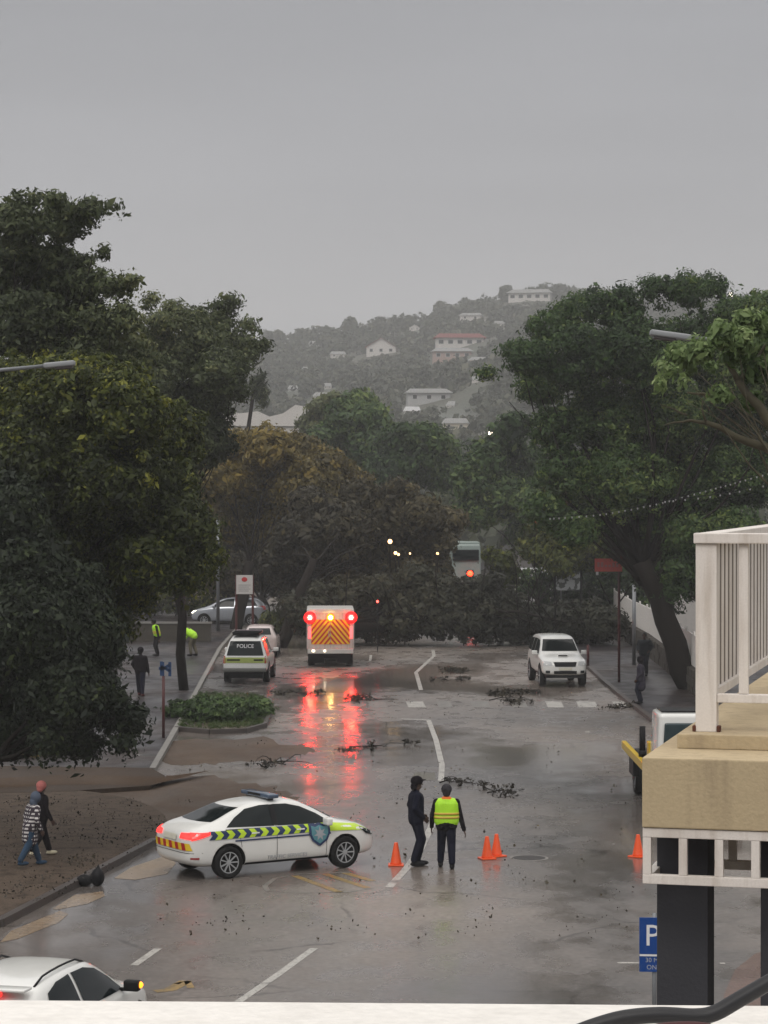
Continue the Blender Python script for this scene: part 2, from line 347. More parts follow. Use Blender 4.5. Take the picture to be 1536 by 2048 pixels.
sheet('road_patch', [g2(820, 1562), g2(830, 1545), g2(870, 1545), g2(872, 1560)], .005, wetmat('asphalt patch', (.10, .085, .05), (.13, .11, .07), .15, .4))
sheet('paved_apron', [g2(1440, 2060), g2(1448, 1990), g2(1470, 1940), g2(1510, 1908), g2(1600, 1880), g2(1700, 2060)], .006, wetmat('red pavers', (.15, .085, .06), (.16, .1, .08), .2, .5, .3, .3, .4, coarse=5))

# ------------------------------------------------------------------ foliage
def leaf_mesh(name, centers, radii, n_clump, n_leaf, size, m, parent, seed=0, clump=.5, flat=.6, asp=.45, shell=.5, droop=0, zmin=None, gaps=True):
    """centers Nx3, radii Nx3 ellipsoids -> clumps -> rhombic leaves (one mesh)"""
    r = np.random.default_rng(seed); C = np.asarray(centers, float); Rr = np.asarray(radii, float)
    vol = Rr.prod(1) ** (2 / 3); pr = vol / vol.sum(); bi = r.choice(len(C), n_clump, p=pr)
    d = r.normal(size=(n_clump, 3)); d /= np.linalg.norm(d, axis=1)[:, None]
    rad = shell + (1 - shell) * r.random(n_clump) ** .6
    tuft = r.random(n_clump) < (.10 if clump > .2 and shell < .6 else 0); rad = np.where(tuft, 1.0 + .28 * r.random(n_clump), rad)
    cc = C[bi] + d * Rr[bi] * rad[:, None]
    f0 = 1.0 / (clump * 2.4); ph = r.random((6, 4)) * 6.28; kd = r.normal(size=(6, 3)); kd /= np.linalg.norm(kd, axis=1)[:, None]
    nz_ = sum(np.sin((cc @ kd[i]) * f0 * (1 + .5 * i) * 3 + ph[i, 0]) for i in range(6)) / 2.4
    if n_clump > 400 and gaps:
        q = nz_ < .55; cc, bi, d, tuft, nz_ = cc[q], bi[q], d[q], tuft[q], nz_[q]; n_clump = len(cc)
    lo_ = sum(np.sin((cc @ kd[5 - i]) * f0 * .8 + ph[i, 1]) for i in range(3)) / 3
    csz = clump * (.5 + r.random(n_clump)) * np.where(tuft, .6, 1); tint_c = np.clip(.40 + .40 * lo_ + r.normal(0, .17, n_clump), 0, 1)
    k = np.repeat(np.arange(n_clump), n_leaf); n = len(k)
    off = r.normal(size=(n, 3)); off /= np.linalg.norm(off, axis=1)[:, None]; off *= (.25 + .75 * r.random(n)[:, None] ** .7) * .85; off[:, 2] *= max(flat, .6); nn_ = off / (np.linalg.norm(off, axis=1)[:, None] + 1e-6) + r.normal(size=(n, 3)) * .45 + d[k] * .35; nn_[:, 2] += .25
    p = cc[k] + off * csz[k][:, None]
    if droop: p[:, 2] -= droop * np.abs(r.normal(size=n)) * csz[k]
    if zmin is not None: p[:, 2] = np.maximum(p[:, 2], zmin + r.random(n) * .15)
    a = np.cross(nn_, r.normal(size=(n, 3))); a /= np.linalg.norm(a, axis=1)[:, None]
    b = np.cross(nn_, a); b /= np.linalg.norm(b, axis=1)[:, None]
    c_ = np.cross(a, b)
    s = size * np.exp(r.normal(-.05, .38, n))[:, None]
    v = np.empty((n, 4, 3)); v[:, 0] = p - a * s * .5; v[:, 1] = p + b * s * asp * .5 + c_ * s * .08; v[:, 2] = p + a * s * .5; v[:, 3] = p - b * s * asp * .5 + c_ * s * .08
    me = bpy.data.meshes.new(name); me.vertices.add(n * 4); me.vertices.foreach_set('co', v.reshape(-1))
    me.loops.add(n * 4); me.loops.foreach_set('vertex_index', np.arange(n * 4, dtype=np.int32))
    me.polygons.add(n); me.polygons.foreach_set('loop_start', np.arange(0, n * 4, 4, dtype=np.int32)); me.polygons.foreach_set('loop_total', np.full(n, 4, dtype=np.int32))
    at = me.attributes.new('tint', 'FLOAT', 'POINT'); tt = np.clip(tint_c[k] + r.normal(0, .12, n), 0, 1); at.data.foreach_set('value', np.repeat(tt, 4))
    me.update(); me.materials.append(m)
    return link(bpy.data.objects.new(name, me), parent)
OLIVE = leafmat('olive leaves', (.010, .016, .004), (.064, .082, .013), (.26, .26, .032))
GREY = leafmat('grey green leaves', (.024, .034, .015), (.090, .112, .046), (.20, .21, .085))
GREEN = leafmat('deep green leaves', (.009, .024, .008), (.060, .110, .030), (.18, .23, .060))
YELB = leafmat('yellowing leaves', (.028, .024, .010), (.115, .092, .026), (.27, .195, .042))
BROWN = leafmat('brown dull leaves', (.016, .014, .008), (.056, .048, .024), (.14, .115, .05))
LIME = leafmat('fresh green leaves', (.06, .10, .035), (.19, .27, .10), (.36, .44, .20), .4)
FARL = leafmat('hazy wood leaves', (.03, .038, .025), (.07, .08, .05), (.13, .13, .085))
GRASS = leafmat('grass blades', (.03, .05, .012), (.05, .085, .02), (.09, .12, .03))
def blobs(lst, D, dj=2.0, seed=0, k=1.0):
    r = random.Random(seed); C, Q = [], []
    for px, py, rp in lst:
        Y = D + r.uniform(-dj, dj); p = P(px, py, Y); q = rp / FPX * Y * k * .88
        C.append((p.x, p.y, p.z)); Q.append((q, q * 1.15, q * .9))
    return C, Q
def limb(bm, a, b, r0, r1, rnd, bend=.12, n=5, seg=7):
    a = Vector(a); b = Vector(b); Ln = (b - a).length; pts = []; rr = []
    o = Vector((rnd.uniform(-1, 1), rnd.uniform(-1, 1), rnd.uniform(-.2, .8))) * Ln * bend
    for i in range(n + 1):
        t = i / n; p = a.lerp(b, t) + o * math.sin(math.pi * t) + Vector((rnd.uniform(-1, 1), rnd.uniform(-1, 1), rnd.uniform(-1, 1))) * Ln * .02 * (0 < i < n)
        pts.append(p); rr.append(r0 + (r1 - r0) * t)
    tube(bm, pts, rr, seg); return pts
def tree(name, label, cat, lst, D, base, m, n_clump, n_leaf=30, size=.16, clump=.5, seed=0, dj=2, k=1.0, fork=.45, tr=.3, group=None, shell=.5, droop=0, flat=.6, lean=None, bark=None, asp=.45):
    C, Q = blobs(lst, D, dj, seed, k); t = thing(name, label, cat, base, 0, group)
    bx, by, bz = base; rnd = random.Random(seed + 5)
    Cr = [(a - bx, b - by, c - bz) for a, b, c in C]
    bm = bmesh.new(); cx = sum(c[0] for c in Cr) / len(Cr); cy = sum(c[1] for c in Cr) / len(Cr); zc = sorted(c[2] for c in Cr)[len(Cr) // 3]
    f = Vector((cx * .35, cy * .35, zc * fork)) if lean is None else Vector(lean)
    limb(bm, (0, 0, -.1), f, tr, tr * .75, rnd, .04, 6, 10)
    for c in Cr: limb(bm, f - Vector((0, 0, rnd.uniform(0, .2) * f.z)), f.lerp(Vector(c), .85), tr * rnd.uniform(.10, .24), tr * .03, rnd, .12)
    mesh_obj('trunk', bm, bark or BARK, t, True)
    leaf_mesh('crown', Cr, Q, n_clump, n_leaf, size, m, t, seed, clump, flat, asp, shell, droop)
    return t
def gb(px, py, z=0): p = G(px, py, z); return (p.x, p.y, z)
LB = (-9.2, 52.5, .11)
# far-off wood on the hill as one mass, single trees on the ridge as things
pts = []
r_ = np.random.default_rng(3)
HN = 8200
u = r_.uniform(200, 1650, HN); yy = 200 + (RID - 205) * r_.random(HN) ** .8
hx = (u - 768) / FPX * yy; hz = hill_z(hx, yy); hs_ = r_.uniform(1.1, 2.7, HN) * (.5 + yy / 1000)
HOUSES_PX = [(762, 702, 62), (920, 684, 100), (905, 712, 80), (970, 728, 66), (676, 712, 32), (1058, 592, 88), (940, 636, 44), (829, 659, 22), (858, 795, 90), (824, 827, 34), (910, 853, 52), (1082, 770, 16), (569, 763, 14), (640, 796, 28), (632, 690, 26), (550, 668, 30), (528, 736, 22), (705, 655, 20), (586, 780, 20), (1000, 650, 20), (1190, 640, 24), (612, 742, 18), (748, 760, 16), (868, 748, 18), (950, 762, 14), (780, 672, 14), (1030, 690, 22), (655, 775, 16), (900, 815, 18)]
keep = np.ones(HN, bool)
HP = []
for px, py, wpx in HOUSES_PX:
    q = hill_hit(px, py + wpx * .12); HP.append(q); w_ = wpx / FPX * q.y
    keep &= ~((np.abs(hx - q.x) < w_ * .6 + 2.5) & (yy > q.y - 48) & (yy < q.y + w_ * .5 + 3))
hx, yy, hz, hs_ = hx[keep], yy[keep], hz[keep], hs_[keep]
tag(leaf_mesh('hillside_wood', np.stack([hx, yy, hz + hs_ * .6], -1), np.stack([hs_ * 1.1, hs_ * 1.1, hs_ * .9], -1), 85000, 6, 1.05, FARL, None, 11, 1.2, .6, .7, .6, gaps=False), kind='stuff')
for i, (px, py, rp) in enumerate([(1012, 580, 11), (700, 645, 13), (760, 645, 13), (555, 668, 9), (535, 672, 12), (880, 612, 10), (930, 605, 10), (655, 664, 12), (605, 668, 14), (1120, 582, 16), (820, 640, 10), (1085, 578, 10)]):
    p = P(px, py, 985); b = (p.x, 985, float(hill_z(p.x, 985)))
    tree('ridge_tree', ['tall leaning tree at the left end of the long building on the skyline', 'second of two round topped trees left of centre on the skyline', 'round topped tree on the skyline above the red roofed house', 'small tree low on the far left of the skyline', 'leftmost faint tree on the skyline beside the near tree', 'small bushy tree on the rising part of the skyline', 'tree just left of the summit building on the skyline', 'low round tree on the left skyline left of the twin crowns', 'broad low tree on the left skyline', 'broad skyline tree at the right end of the summit building', 'small tree on the skyline above the little white house', 'low tree behind the roof of the summit building'][i], 'tree',
         [(px, py, rp), (px + rp * .5, py + rp * .8, rp * .8), (px - rp * .5, py + rp * .9, rp * .8), (px, py + rp * 1.7, rp)], 985, b, FARL, 260, 8, 1.2, 1.3, 40 + i, 1, tr=.5, group='trees on the skyline')
# ------------------------------------------------------------------ street trees
tree('street_tree', 'tall grey green tree at the far left reaching highest into the sky', 'tree',
     [(50, 450, 55), (10, 430, 40), (130, 440, 50), (185, 425, 30), (222, 410, 12), (20, 540, 75), (110, 540, 80), (175, 570, 45), (200, 505, 14), (235, 575, 30), (268, 565, 14), (60, 650, 90), (170, 660, 80), (240, 640, 38), (250, 720, 60), (150, 740, 70), (110, 400, 14), (40, 395, 12), (75, 400, 12)],
     63, (-11.2, 63, .1), GREY, 2000, 44, .12, .42, 21, 1.5, tr=.35, group='big trees over the left pavement', shell=.35)
tree('street_tree', 'massive dark olive tree hanging low over the left pavement in the foreground', 'tree',
     [(40, 800, 110), (150, 790, 100), (250, 810, 90), (320, 880, 85), (60, 930, 130), (190, 940, 120), (300, 990, 100), (370, 1040, 62), (400, 1105, 36), (50, 1080, 130), (190, 1090, 110), (300, 1100, 84), (360, 1130, 44), (260, 1170, 50), (225, 1230, 40), (340, 850, 60)],
     57, (-9.6, 57, .11), OLIVE, 9500, 44, .115, .42, 22, 1.6, fork=.8, tr=.42, group='big trees over the left pavement', shell=.45, droop=.35)
tree('street_tree', 'slender grey green tree behind the olive tree with tufted top against the sky', 'tree',
     [(450, 605, 26), (425, 650, 45), (480, 700, 38), (500, 665, 15), (522, 690, 14), (495, 650, 9), (390, 690, 50), (330, 640, 30), (345, 615, 14), (300, 600, 18), (300, 660, 40), (340, 720, 62), (440, 750, 55), (300, 760, 62), (390, 810, 70), (410, 880, 58), (505, 705, 12), (330, 900, 60), (485, 790, 14), (470, 730, 30), (440, 700, 45), (380, 640, 26)],
     92, G(368, 1380, .11), GREY, 2900, 40, .14, .55, 23, 2, fork=.7, tr=.19, group='big trees over the left pavement', shell=.3)
tree('street_tree', 'broad rounded tree turning yellow brown left of the lane', 'tree',
     [(440, 915, 40), (480, 905, 45), (540, 898, 50), (600, 915, 55), (660, 940, 48), (710, 965, 34), (430, 960, 50), (520, 960, 70), (620, 980, 70), (690, 1000, 48), (460, 1040, 60), (550, 1060, 60), (470, 880, 22), (560, 868, 18)],
     142, G(470, 1262), YELB, 4600, 26, .26, .8, 24, 3, tr=.35, group='trees standing behind the fallen tree')
tree('street_tree', 'dark brown leaved tree behind the silver hatchback and notice board', 'tree',
     [(420, 1060, 60), (500, 1100, 70), (590, 1100, 60), (460, 1150, 50), (380, 1090, 60), (550, 1160, 45), (620, 1130, 50), (330, 1130, 60)],
     150, G(545, 1250), BROWN, 2600, 22, .30, .8, 25, 3, tr=.3, group='trees standing behind the fallen tree')
tree('street_tree', 'very dark dome shaped tree rising in the middle distance', 'tree',
     [(715, 815, 38), (740, 845, 45), (690, 840, 42), (700, 890, 60), (750, 900, 50), (665, 860, 22), (660, 900, 40), (640, 880, 25)],
     200, (P(715, 900, 200).x, 200, 0), GREEN, 2200, 18, .38, 1.0, 26, 3, tr=.4, group='trees standing behind the fallen tree')
tree('street_tree', 'loose thin tree beside the white roofed building', 'tree',
     [(635, 820, 22), (650, 800, 12), (620, 850, 24), (640, 870, 24), (668, 800, 14)], 215, (P(640, 900, 215).x, 215, 0), GREY, 420, 14, .35, .9, 27, 2, tr=.2, group='trees standing behind the fallen tree', shell=.2)
tree('street_tree', 'dark low round tree right of the dome shaped tree', 'tree',
     [(800, 880, 35), (850, 880, 38), (890, 905, 32), (820, 930, 50), (780, 950, 50), (880, 950, 38), (760, 1000, 50)], 185, (P(820, 900, 185).x, 185, 0), GREEN, 1900, 18, .36, 1.0, 28, 3, tr=.3, group='trees standing behind the fallen tree')
tree('street_tree', 'mid green tree right of the lane in front of the cream house', 'tree',
     [(1010, 880, 38), (970, 920, 42), (1040, 920, 45), (945, 960, 38), (1000, 990, 62), (1060, 1000, 50), (950, 1020, 40), (1070, 1070, 55), (1030, 850, 26)], 165, G(1100, 1215), GREEN, 2700, 20, .32, .85, 29, 3, tr=.35, group='trees standing behind the fallen tree')
tree('street_tree', 'olive tree with hanging boughs between the far truck and the red sign', 'tree',
     [(1010, 1150, 28), (1000, 1118, 24), (1125, 1125, 30), (1090, 1070, 45), (1140, 1080, 50), (1100, 1110, 30), (1170, 1100, 45), (1060, 1100, 24), (1210, 1080, 50)], 135, G(1062, 1270), OLIVE, 1800, 20, .26, .7, 30, 2, tr=.2, group='trees standing behind the fallen tree')
tree('street_tree', 'huge dark green tree on the right overhanging fence and pavement', 'tree',
     [(1060, 715, 45), (1035, 705, 24), (1100, 655, 46), (1150, 625, 42), (1200, 620, 42), (1250, 610, 38), (1320, 590, 40), (1300, 565, 12), (1385, 580, 40), (1425, 570, 24), (1470, 620, 42), (1530, 620, 42), (1372, 552, 12), (1195, 585, 10), (1250, 582, 10), (1080, 770, 52), (1170, 720, 85), (1280, 700, 85), (1390, 700, 85), (1500, 740, 85), (1115, 860, 55), (1210, 840, 90), (1330, 830, 95), (1450, 830, 95), (1140, 950, 72), (1250, 960, 95), (1370, 970, 95), (1480, 950, 85), (1120, 1030, 46), (1200, 1035, 52), (1290, 1045, 55), (1380, 1075, 60), (1330, 1095, 40), (1240, 1090, 34), (1150, 1060, 42), (1420, 1110, 50), (1310, 1118, 46), (1270, 1098, 42), (1355, 1140, 44), (1400, 1165, 40), (1300, 1150, 32), (1340, 1185, 24), (1350, 1215, 12), (1470, 1060, 60), (1085, 1020, 40), (972, 748, 9), (1010, 695, 14), (1590, 760, 90), (1600, 900, 90)],
     98, (11.9, 96, .11), GREEN, 11500, 40, .135, .58, 31, 3, fork=.75, tr=.5, group='trees along the right pavement', shell=.4, lean=(-2.0, 0, 4.9))
tree('street_tree', 'bright fresh green tree with bare crooked boughs at the right edge', 'tree',
     [(1400, 700, 26), (1445, 670, 28), (1500, 650, 30), (1530, 690, 34), (1470, 710, 30), (1360, 715, 16), (1340, 745, 11), (1520, 740, 26), (1560, 640, 40), (1590, 720, 50), (1420, 740, 18), (1385, 735, 12), (1320, 770, 8), (1490, 680, 24), (1345, 700, 12), (1375, 770, 12), (1440, 790, 12), (1330, 730, 8), (1505, 800, 14)],
     34, (7.2, 34, .0), LIME, 620, 30, .09, .15, 32, .8, fork=.85, tr=.14, group='trees along the right pavement', shell=.3, flat=.9, lean=(-1.0, 0, 7.6), bark=mat('lichen bark', (.085, .075, .045), .7, var=.4, scale=9, bump=.5))
tree('street_tree', 'near black green tree whose boughs hang lowest at the far left foreground', 'tree',
     [(40, 1130, 90), (20, 1010, 70), (130, 1180, 80), (60, 1240, 110), (150, 1260, 85), (205, 1290, 34), (30, 1350, 100), (120, 1370, 80), (190, 1360, 40), (60, 1440, 46), (140, 1445, 40), (210, 1430, 24), (255, 1440, 20), (235, 1395, 18), (205, 1470, 16), (10, 1450, 40), (275, 1425, 11), (245, 1475, 11), (175, 1480, 14), (100, 1470, 24)],
     52.5, LB, leafmat('black green leaves', (.006, .012, .005), (.022, .034, .012), (.075, .10, .025)), 5200, 40, .12, .42, 33, 1.2, fork=.8, tr=.38, group='big trees over the left pavement', shell=.4, droop=.4)
# bare boughs of the bright tree
_t = bpy.data.objects['street_tree.011']
bm = bmesh.new(); rnd = random.Random(4)
def lp(px, py, Y): return P(px, py, Y) - Vector(_t.location)
limb(bm, lp(1560, 910, 34), lp(1412, 845, 34), .07, .035, rnd, .04); limb(bm, lp(1412, 845, 34), lp(1330, 850, 34), .03, .008, rnd, .1)
limb(bm, lp(1570, 890, 34), lp(1475, 760, 34), .09, .05, rnd, .06); limb(bm, lp(1475, 760, 34), lp(1440, 690, 34), .045, .02, rnd, .1)
limb(bm, lp(1460, 800, 34), lp(1375, 785, 34), .035, .012, rnd, .08); limb(bm, lp(1412, 845, 34), lp(1405, 800, 34), .02, .006, rnd, .08)
limb(bm, lp(1375, 830, 34), lp(1322, 810, 34), .016, .005, rnd, .08); limb(bm, lp(1480, 760, 34), lp(1530, 690, 34), .04, .015, rnd, .1)
limb(bm, (.35, 0, 7.3), lp(1565, 900, 34), .11, .09, rnd, .02)
mesh_obj('bough', bm, _m['lichen bark'], _t, True)
# background rows closing the street behind
bgl = ['dark green background tree above the silver hatchback', 'brownish background tree directly above the rescue truck', 'background tree behind the warm street lights', 'background tree beside the far red tail lights', 'background tree behind the far pickup with amber light', 'background tree behind the red sign', 'background tree filling behind the white fence',
       'background tree low at the far left behind the olive tree', 'low dark tree in the far centre behind the warm lights', 'low dark tree at the far right behind the grey gabled house']
for i, (px, py, D, s, mm) in enumerate([(330, 1060, 190, 120, OLIVE), (640, 1040, 190, 90, BROWN), (790, 1060, 230, 70, BROWN), (905, 1010, 240, 52, GREY), (1080, 1000, 220, 85, GREEN), (1220, 1060, 190, 100, GREEN), (1350, 1090, 170, 110, GREEN), (80, 1080, 190, 150, OLIVE), (860, 1100, 260, 55, BROWN), (1010, 1040, 260, 60, GREEN)]):
    p = P(px, py, D)
    tree('background_tree', bgl[i], 'tree', [(px, py - s * .4, s * .6), (px - s * .5, py + s * .1, s * .6), (px + s * .5, py + s * .15, s * .6), (px, py + s * .5, s * .7), (px - s * .3, py - s * .1, s * .55)], D, (p.x, D, 0), mm, int(700 + s * 8), 16, .42, 1.2, 60 + i, 3, tr=.35, group='trees closing the far street')
# hedges
def hedge(name, label, x0, x1, y0, y1, h, m, n, seed, size=.2, cat='hedge', group=None):
    cx, cy = (x0 + x1) / 2, (y0 + y1) / 2; t = thing(name, label, cat, (cx, cy, 0), 0, group)
    k = max(3, int((x1 - x0) / 1.2)); C = [((x0 + (x1 - x0) * (i + .5) / k) - cx, random.uniform(-.3, .3) * (y1 - y0), h * .55) for i in range(k)]
    Q = [((x1 - x0) / k * .8, (y1 - y0) * .5, h * .5) for _ in C]
    leaf_mesh('foliage', C, Q, n, 22, size, m, t, seed, .4, zmin=0.02)
    bm = bmesh.new(); rnd = random.Random(seed)
    for c in C: limb(bm, (c[0], c[1], 0), (c[0] + rnd.uniform(-.3, .3), c[1], h * .8), .05, .02, rnd)
    mesh_obj('stem', bm, BARK, t); return t
hedge('hedge', 'clipped green hedge behind the white fence below the red sign', 7.6, 15, 138, 141, 3.3, GREEN, 1300, 71)
hedge('hedge', 'tall green hedge under the huge right tree behind the stepped wall', 14.2, 26, 133, 137, 5.0, GREEN, 1900, 75)
hedge('hedge', 'dark hedge behind the people in bright green vests', -18.5, -9.4, 150, 153, 2.6, OLIVE, 900, 72)
hedge('hedge', 'low bushes beyond the silver hatchback near the leaning trunk', -6.4, -4.2, 134, 136, 1.1, OLIVE, 420, 73)
hedge('shrub', 'low brown bush under the olive tree on the left pavement', *(G(-40, 1515).x, G(140, 1515).x), 71.5, 73.5, .55, YELB, 420, 74, .14, 'bush')
SHRUB = leafmat('shrub leaves', (.02, .035, .012), (.06, .11, .03), (.14, .20, .06))
for i, (px, py, rw, hh, lb, mm, n) in enumerate([(440, 1440, .95, .75, 'largest dark green shrub in the middle of the planting bed', SHRUB, 420), (395, 1432, .75, .5, 'lower shrub at the left end of the planting bed', SHRUB, 260), (480, 1430, .8, .5, 'shrub on the right half of the planting bed behind the grass', SHRUB, 260)]):
    g_ = G(px, py, .12); t = thing('shrub', lb, 'shrub', g_, 0, 'shrubs in the planting bed')
    leaf_mesh('foliage', [(0, 0, hh * .45), (.4, .2, hh * .4), (-.4, -.1, hh * .4)], [(rw, rw, hh * .55)] * 3, n, 26, .13, mm, t, 80 + i, .22, zmin=.02)
    bm = bmesh.new(); rnd = random.Random(i)
    for k in range(7): limb(bm, (0, 0, 0), (rnd.uniform(-.6, .6) * rw, rnd.uniform(-.6, .6) * rw, hh * .8), .025, .008, rnd)
    mesh_obj('stem', bm, BARK, t)
def grass(name, pts, z, n, size, seed):
    r = np.random.default_rng(seed); P_ = np.array(pts); lo, hi = P_.min(0), P_.max(0); c = []
    from mathutils.geometry import intersect_point_tri_2d
    def inside(x, y):
        k = False; j = len(pts) - 1
        for i in range(len(pts)):
            if (pts[i][1] > y) != (pts[j][1] > y) and x < (pts[j][0] - pts[i][0]) * (y - pts[i][1]) / (pts[j][1] - pts[i][1]) + pts[i][0]: k = not k
            j = i
        return k
    while len(c) < n:
        x, y = r.uniform(lo, hi)
        if inside(x, y): c.append((x, y, z + size * .35))
    tag(leaf_mesh(name, c, [(.05, .05, .03)] * n, n, 9, size, GRASS, None, seed, .09, .5, .12), kind='stuff')
grass('grass', [tuple(Vector(p) * .97 + Vector(G(440, 1430).xy) * .03) for p in ISL], .12, 2600, .11, 5)
# ------------------------------------------------------------------ the fallen tree across the street
ft = thing('fallen_tree', 'large uprooted tree lying across the whole road with dull brown green crown', 'fallen tree', G(565, 1296))
o_ = Vector(ft.location)
C1, Q1 = blobs([(600, 1080, 55), (690, 1060, 60), (780, 1040, 62), (850, 1030, 40), (650, 1150, 62), (740, 1130, 62), (820, 1110, 50), (850, 1150, 55), (790, 1180, 60), (880, 1085, 26), (720, 1000, 40), (800, 985, 30), (560, 1120, 40), (600, 1160, 45), (700, 1190, 50), (620, 1010, 40), (900, 1040, 26)], 133, 2, 91)
C2, Q2 = blobs([(760, 1175, 30), (830, 1155, 32), (980, 1165, 20), (905, 1175, 22), (640, 1190, 34), (740, 1235, 48), (800, 1225, 58), (700, 1200, 50), (880, 1220, 58), (950, 1225, 58), (1010, 1230, 55), (1070, 1248, 44), (1130, 1240, 46), (1180, 1240, 46), (1215, 1245, 36), (940, 1185, 36), (1010, 1195, 22), (860, 1180, 50), (620, 1225, 42), (580, 1210, 26)], 124, 1.5, 92, 1.08)
sb = lambda A: [(a - o_.x, b - o_.y, c - o_.z) for a, b, c in A]
leaf_mesh('crown', sb(C1), Q1, 8000, 26, .24, BROWN, ft, 93, .65, .6, .45, .35)
leaf_mesh('crown', sb(C2), [(a, b, max(.5, c)) for a, b, c in Q2], 4300, 26, .22, leafmat('fallen leaves', (.016, .018, .010), (.036, .037, .019), (.075, .068, .038)), ft, 94, .5, .6, .45, .4, .2, zmin=-o_.z + .02)
bm = bmesh.new(); rnd = random.Random(9)
tr_top = P(628, 1120, 125) - o_
limb(bm, (-.2, .3, -.1), tr_top, .34, .2, rnd, .03, 6, 10)
for c in sb(C1)[::2]: limb(bm, tr_top - Vector((0, 0, rnd.uniform(0, 1.5))), tr_top.lerp(Vector(c), .7), .05, .012, rnd)
limb(bm, tr_top * .35, (5, 1, .9), .3, .22, rnd, .03, 6, 9)
for c in sb(C2): limb(bm, (rnd.uniform(1, 5), 1, .8), c, .12, .025, rnd, .08)
for k in range(28):
    x = rnd.uniform(1, 17); limb(bm, (x, .5, rnd.uniform(.5, 2.2)), (x + rnd.uniform(-2.2, 1.5), rnd.uniform(-2.5, 0), rnd.uniform(1.5, 5.2)), .045, .008, rnd, .15, 4, 5)
mesh_obj('trunk', bm, BARK, ft, True)
bm = bmesh.new()
for k in range(9): limb(bm, (-.2, .3, .1), (-.2 + rnd.uniform(-1.1, .3), .3 + rnd.uniform(-.8, .8), rnd.uniform(.0, .9)), .1, .02, rnd, .2, 4, 5)
mesh_obj('root', bm, BARK, ft, True)
# broken branches scattered on the road
BRL = ['broken leafy branch curling beside the front of the white pickup', 'dark leafy branch on the road between the kinked lane line and the white pickup', 'small twig lying below the dark leafy branch in the open lane', 'leafy twig lying on the crossing left of the white pickup', 'long thin branch on the wet road right of the red reflections', 'branch lying right of the red reflections beside the crossing', 'forked thin branch on the road above the police car', 'leafy scrap lying near the kerb by the last crossing bar', 'leafy scraps lying left of the rescue truck reflections', 'torn branch lying flat by the right lane arrow line', 'small brown leaf bundle right of the man in the vest']
for i, (px, py, ln, n) in enumerate([(1030, 1388, 2.3, 60), (918, 1345, 1.5, 60), (905, 1362, 1.0, 18), (1010, 1402, 1.2, 20), (735, 1497, 1.2, 14), (745, 1402, 1.6, 26), (575, 1528, 1.2, 8), (1245, 1418, .8, 16), (590, 1390, 1.2, 20), (905, 1567, .7, 10), (998, 1587, .6, 14)]):
    t = thing('fallen_branch', BRL[i], 'branch', G(px, py, .0), rnd.uniform(-.4, .4), 'torn branches on the road'); bm = bmesh.new(); C = []
    for k in range(5):
        a = Vector((rnd.uniform(-ln / 2, ln / 2), rnd.uniform(-.4, .4), .03)); b = a + Vector((rnd.uniform(-.5, .5) * ln, rnd.uniform(-1.3, 1.3), rnd.uniform(.0, .06)))
        limb(bm, a, b, .016, .005, rnd, .25, 4, 5); C += [tuple(b), tuple(a.lerp(b, .6))]
    limb(bm, (-ln / 2, 0, .03), (ln / 2, .2, .04), .022, .008, rnd, .12, 6, 6); mesh_obj('twig', bm, BARK, t)
    leaf_mesh('leaf_spray', C, [(.35, .6, .03)] * len(C), n, 10, .10, _m['litter dark'] if 'litter dark' in _m else leafmat('litter dark', (.012, .010, .007), (.028, .023, .014), (.06, .05, .03), 0), t, 300 + i, .18, .12, zmin=.01)
# leaf litter: uncountable
r = np.random.default_rng(17); n = 800
px = r.uniform(330, 1270, n); py = 1320 + 560 * r.random(n) ** 1.2
cc = [tuple(G(a, b, .012)) for a, b in zip(px, py)]
tag(leaf_mesh('leaf_litter', cc, [(.25, .25, .006)] * n, n, 2, .04, leafmat('litter', (.02, .016, .01), (.05, .04, .02), (.09, .07, .03), .0), None, 18, .22, .02, .8, .1, zmin=.008), kind='stuff')
n = 2600; ca = r.uniform(0, 330, 130); cb = r.uniform(1598, 1810, 130); ki = r.integers(0, 130, n); cc = [tuple(G(a, b, .125)) for a, b in zip(ca[ki] + r.normal(0, 11, n), cb[ki] + r.normal(0, 3, n)) if a < 320 - (b - 1680) * 1.8 and b > 1596 and not (a > 290 and b < 1640)]
tag(leaf_mesh('leaf_litter', cc, [(.3, .3, .006)] * len(cc), int(len(cc) * .6), 2, .036, _m['litter dark'], None, 19, .25, .02, .8, .1, zmin=.12), kind='stuff')
# slender palm bent by the wind
bP = (P(497, 1000, 190).x, 190, 0)
t = thing('palm_tree', 'palm with bent crown on a thin leaning trunk above the yellowing tree', 'palm', bP)
bm = bmesh.new(); top = P(508, 778, 190) - Vector(bP); tube(bm, [(0, 0, 0), (P(496, 860, 190) - Vector(bP)), top], [.22, .16, .13], 8); mesh_obj('trunk', bm, BARK, t, True)
leaf_mesh('frond', [tuple(P(a, b, 190) - Vector(bP)) for a, b in ((518, 760), (522, 780), (526, 798), (512, 770))], [(.5, .5, .75)] * 4, 130, 12, .42, GREY, t, 44, .35, 1.2, .18, .1, .5)
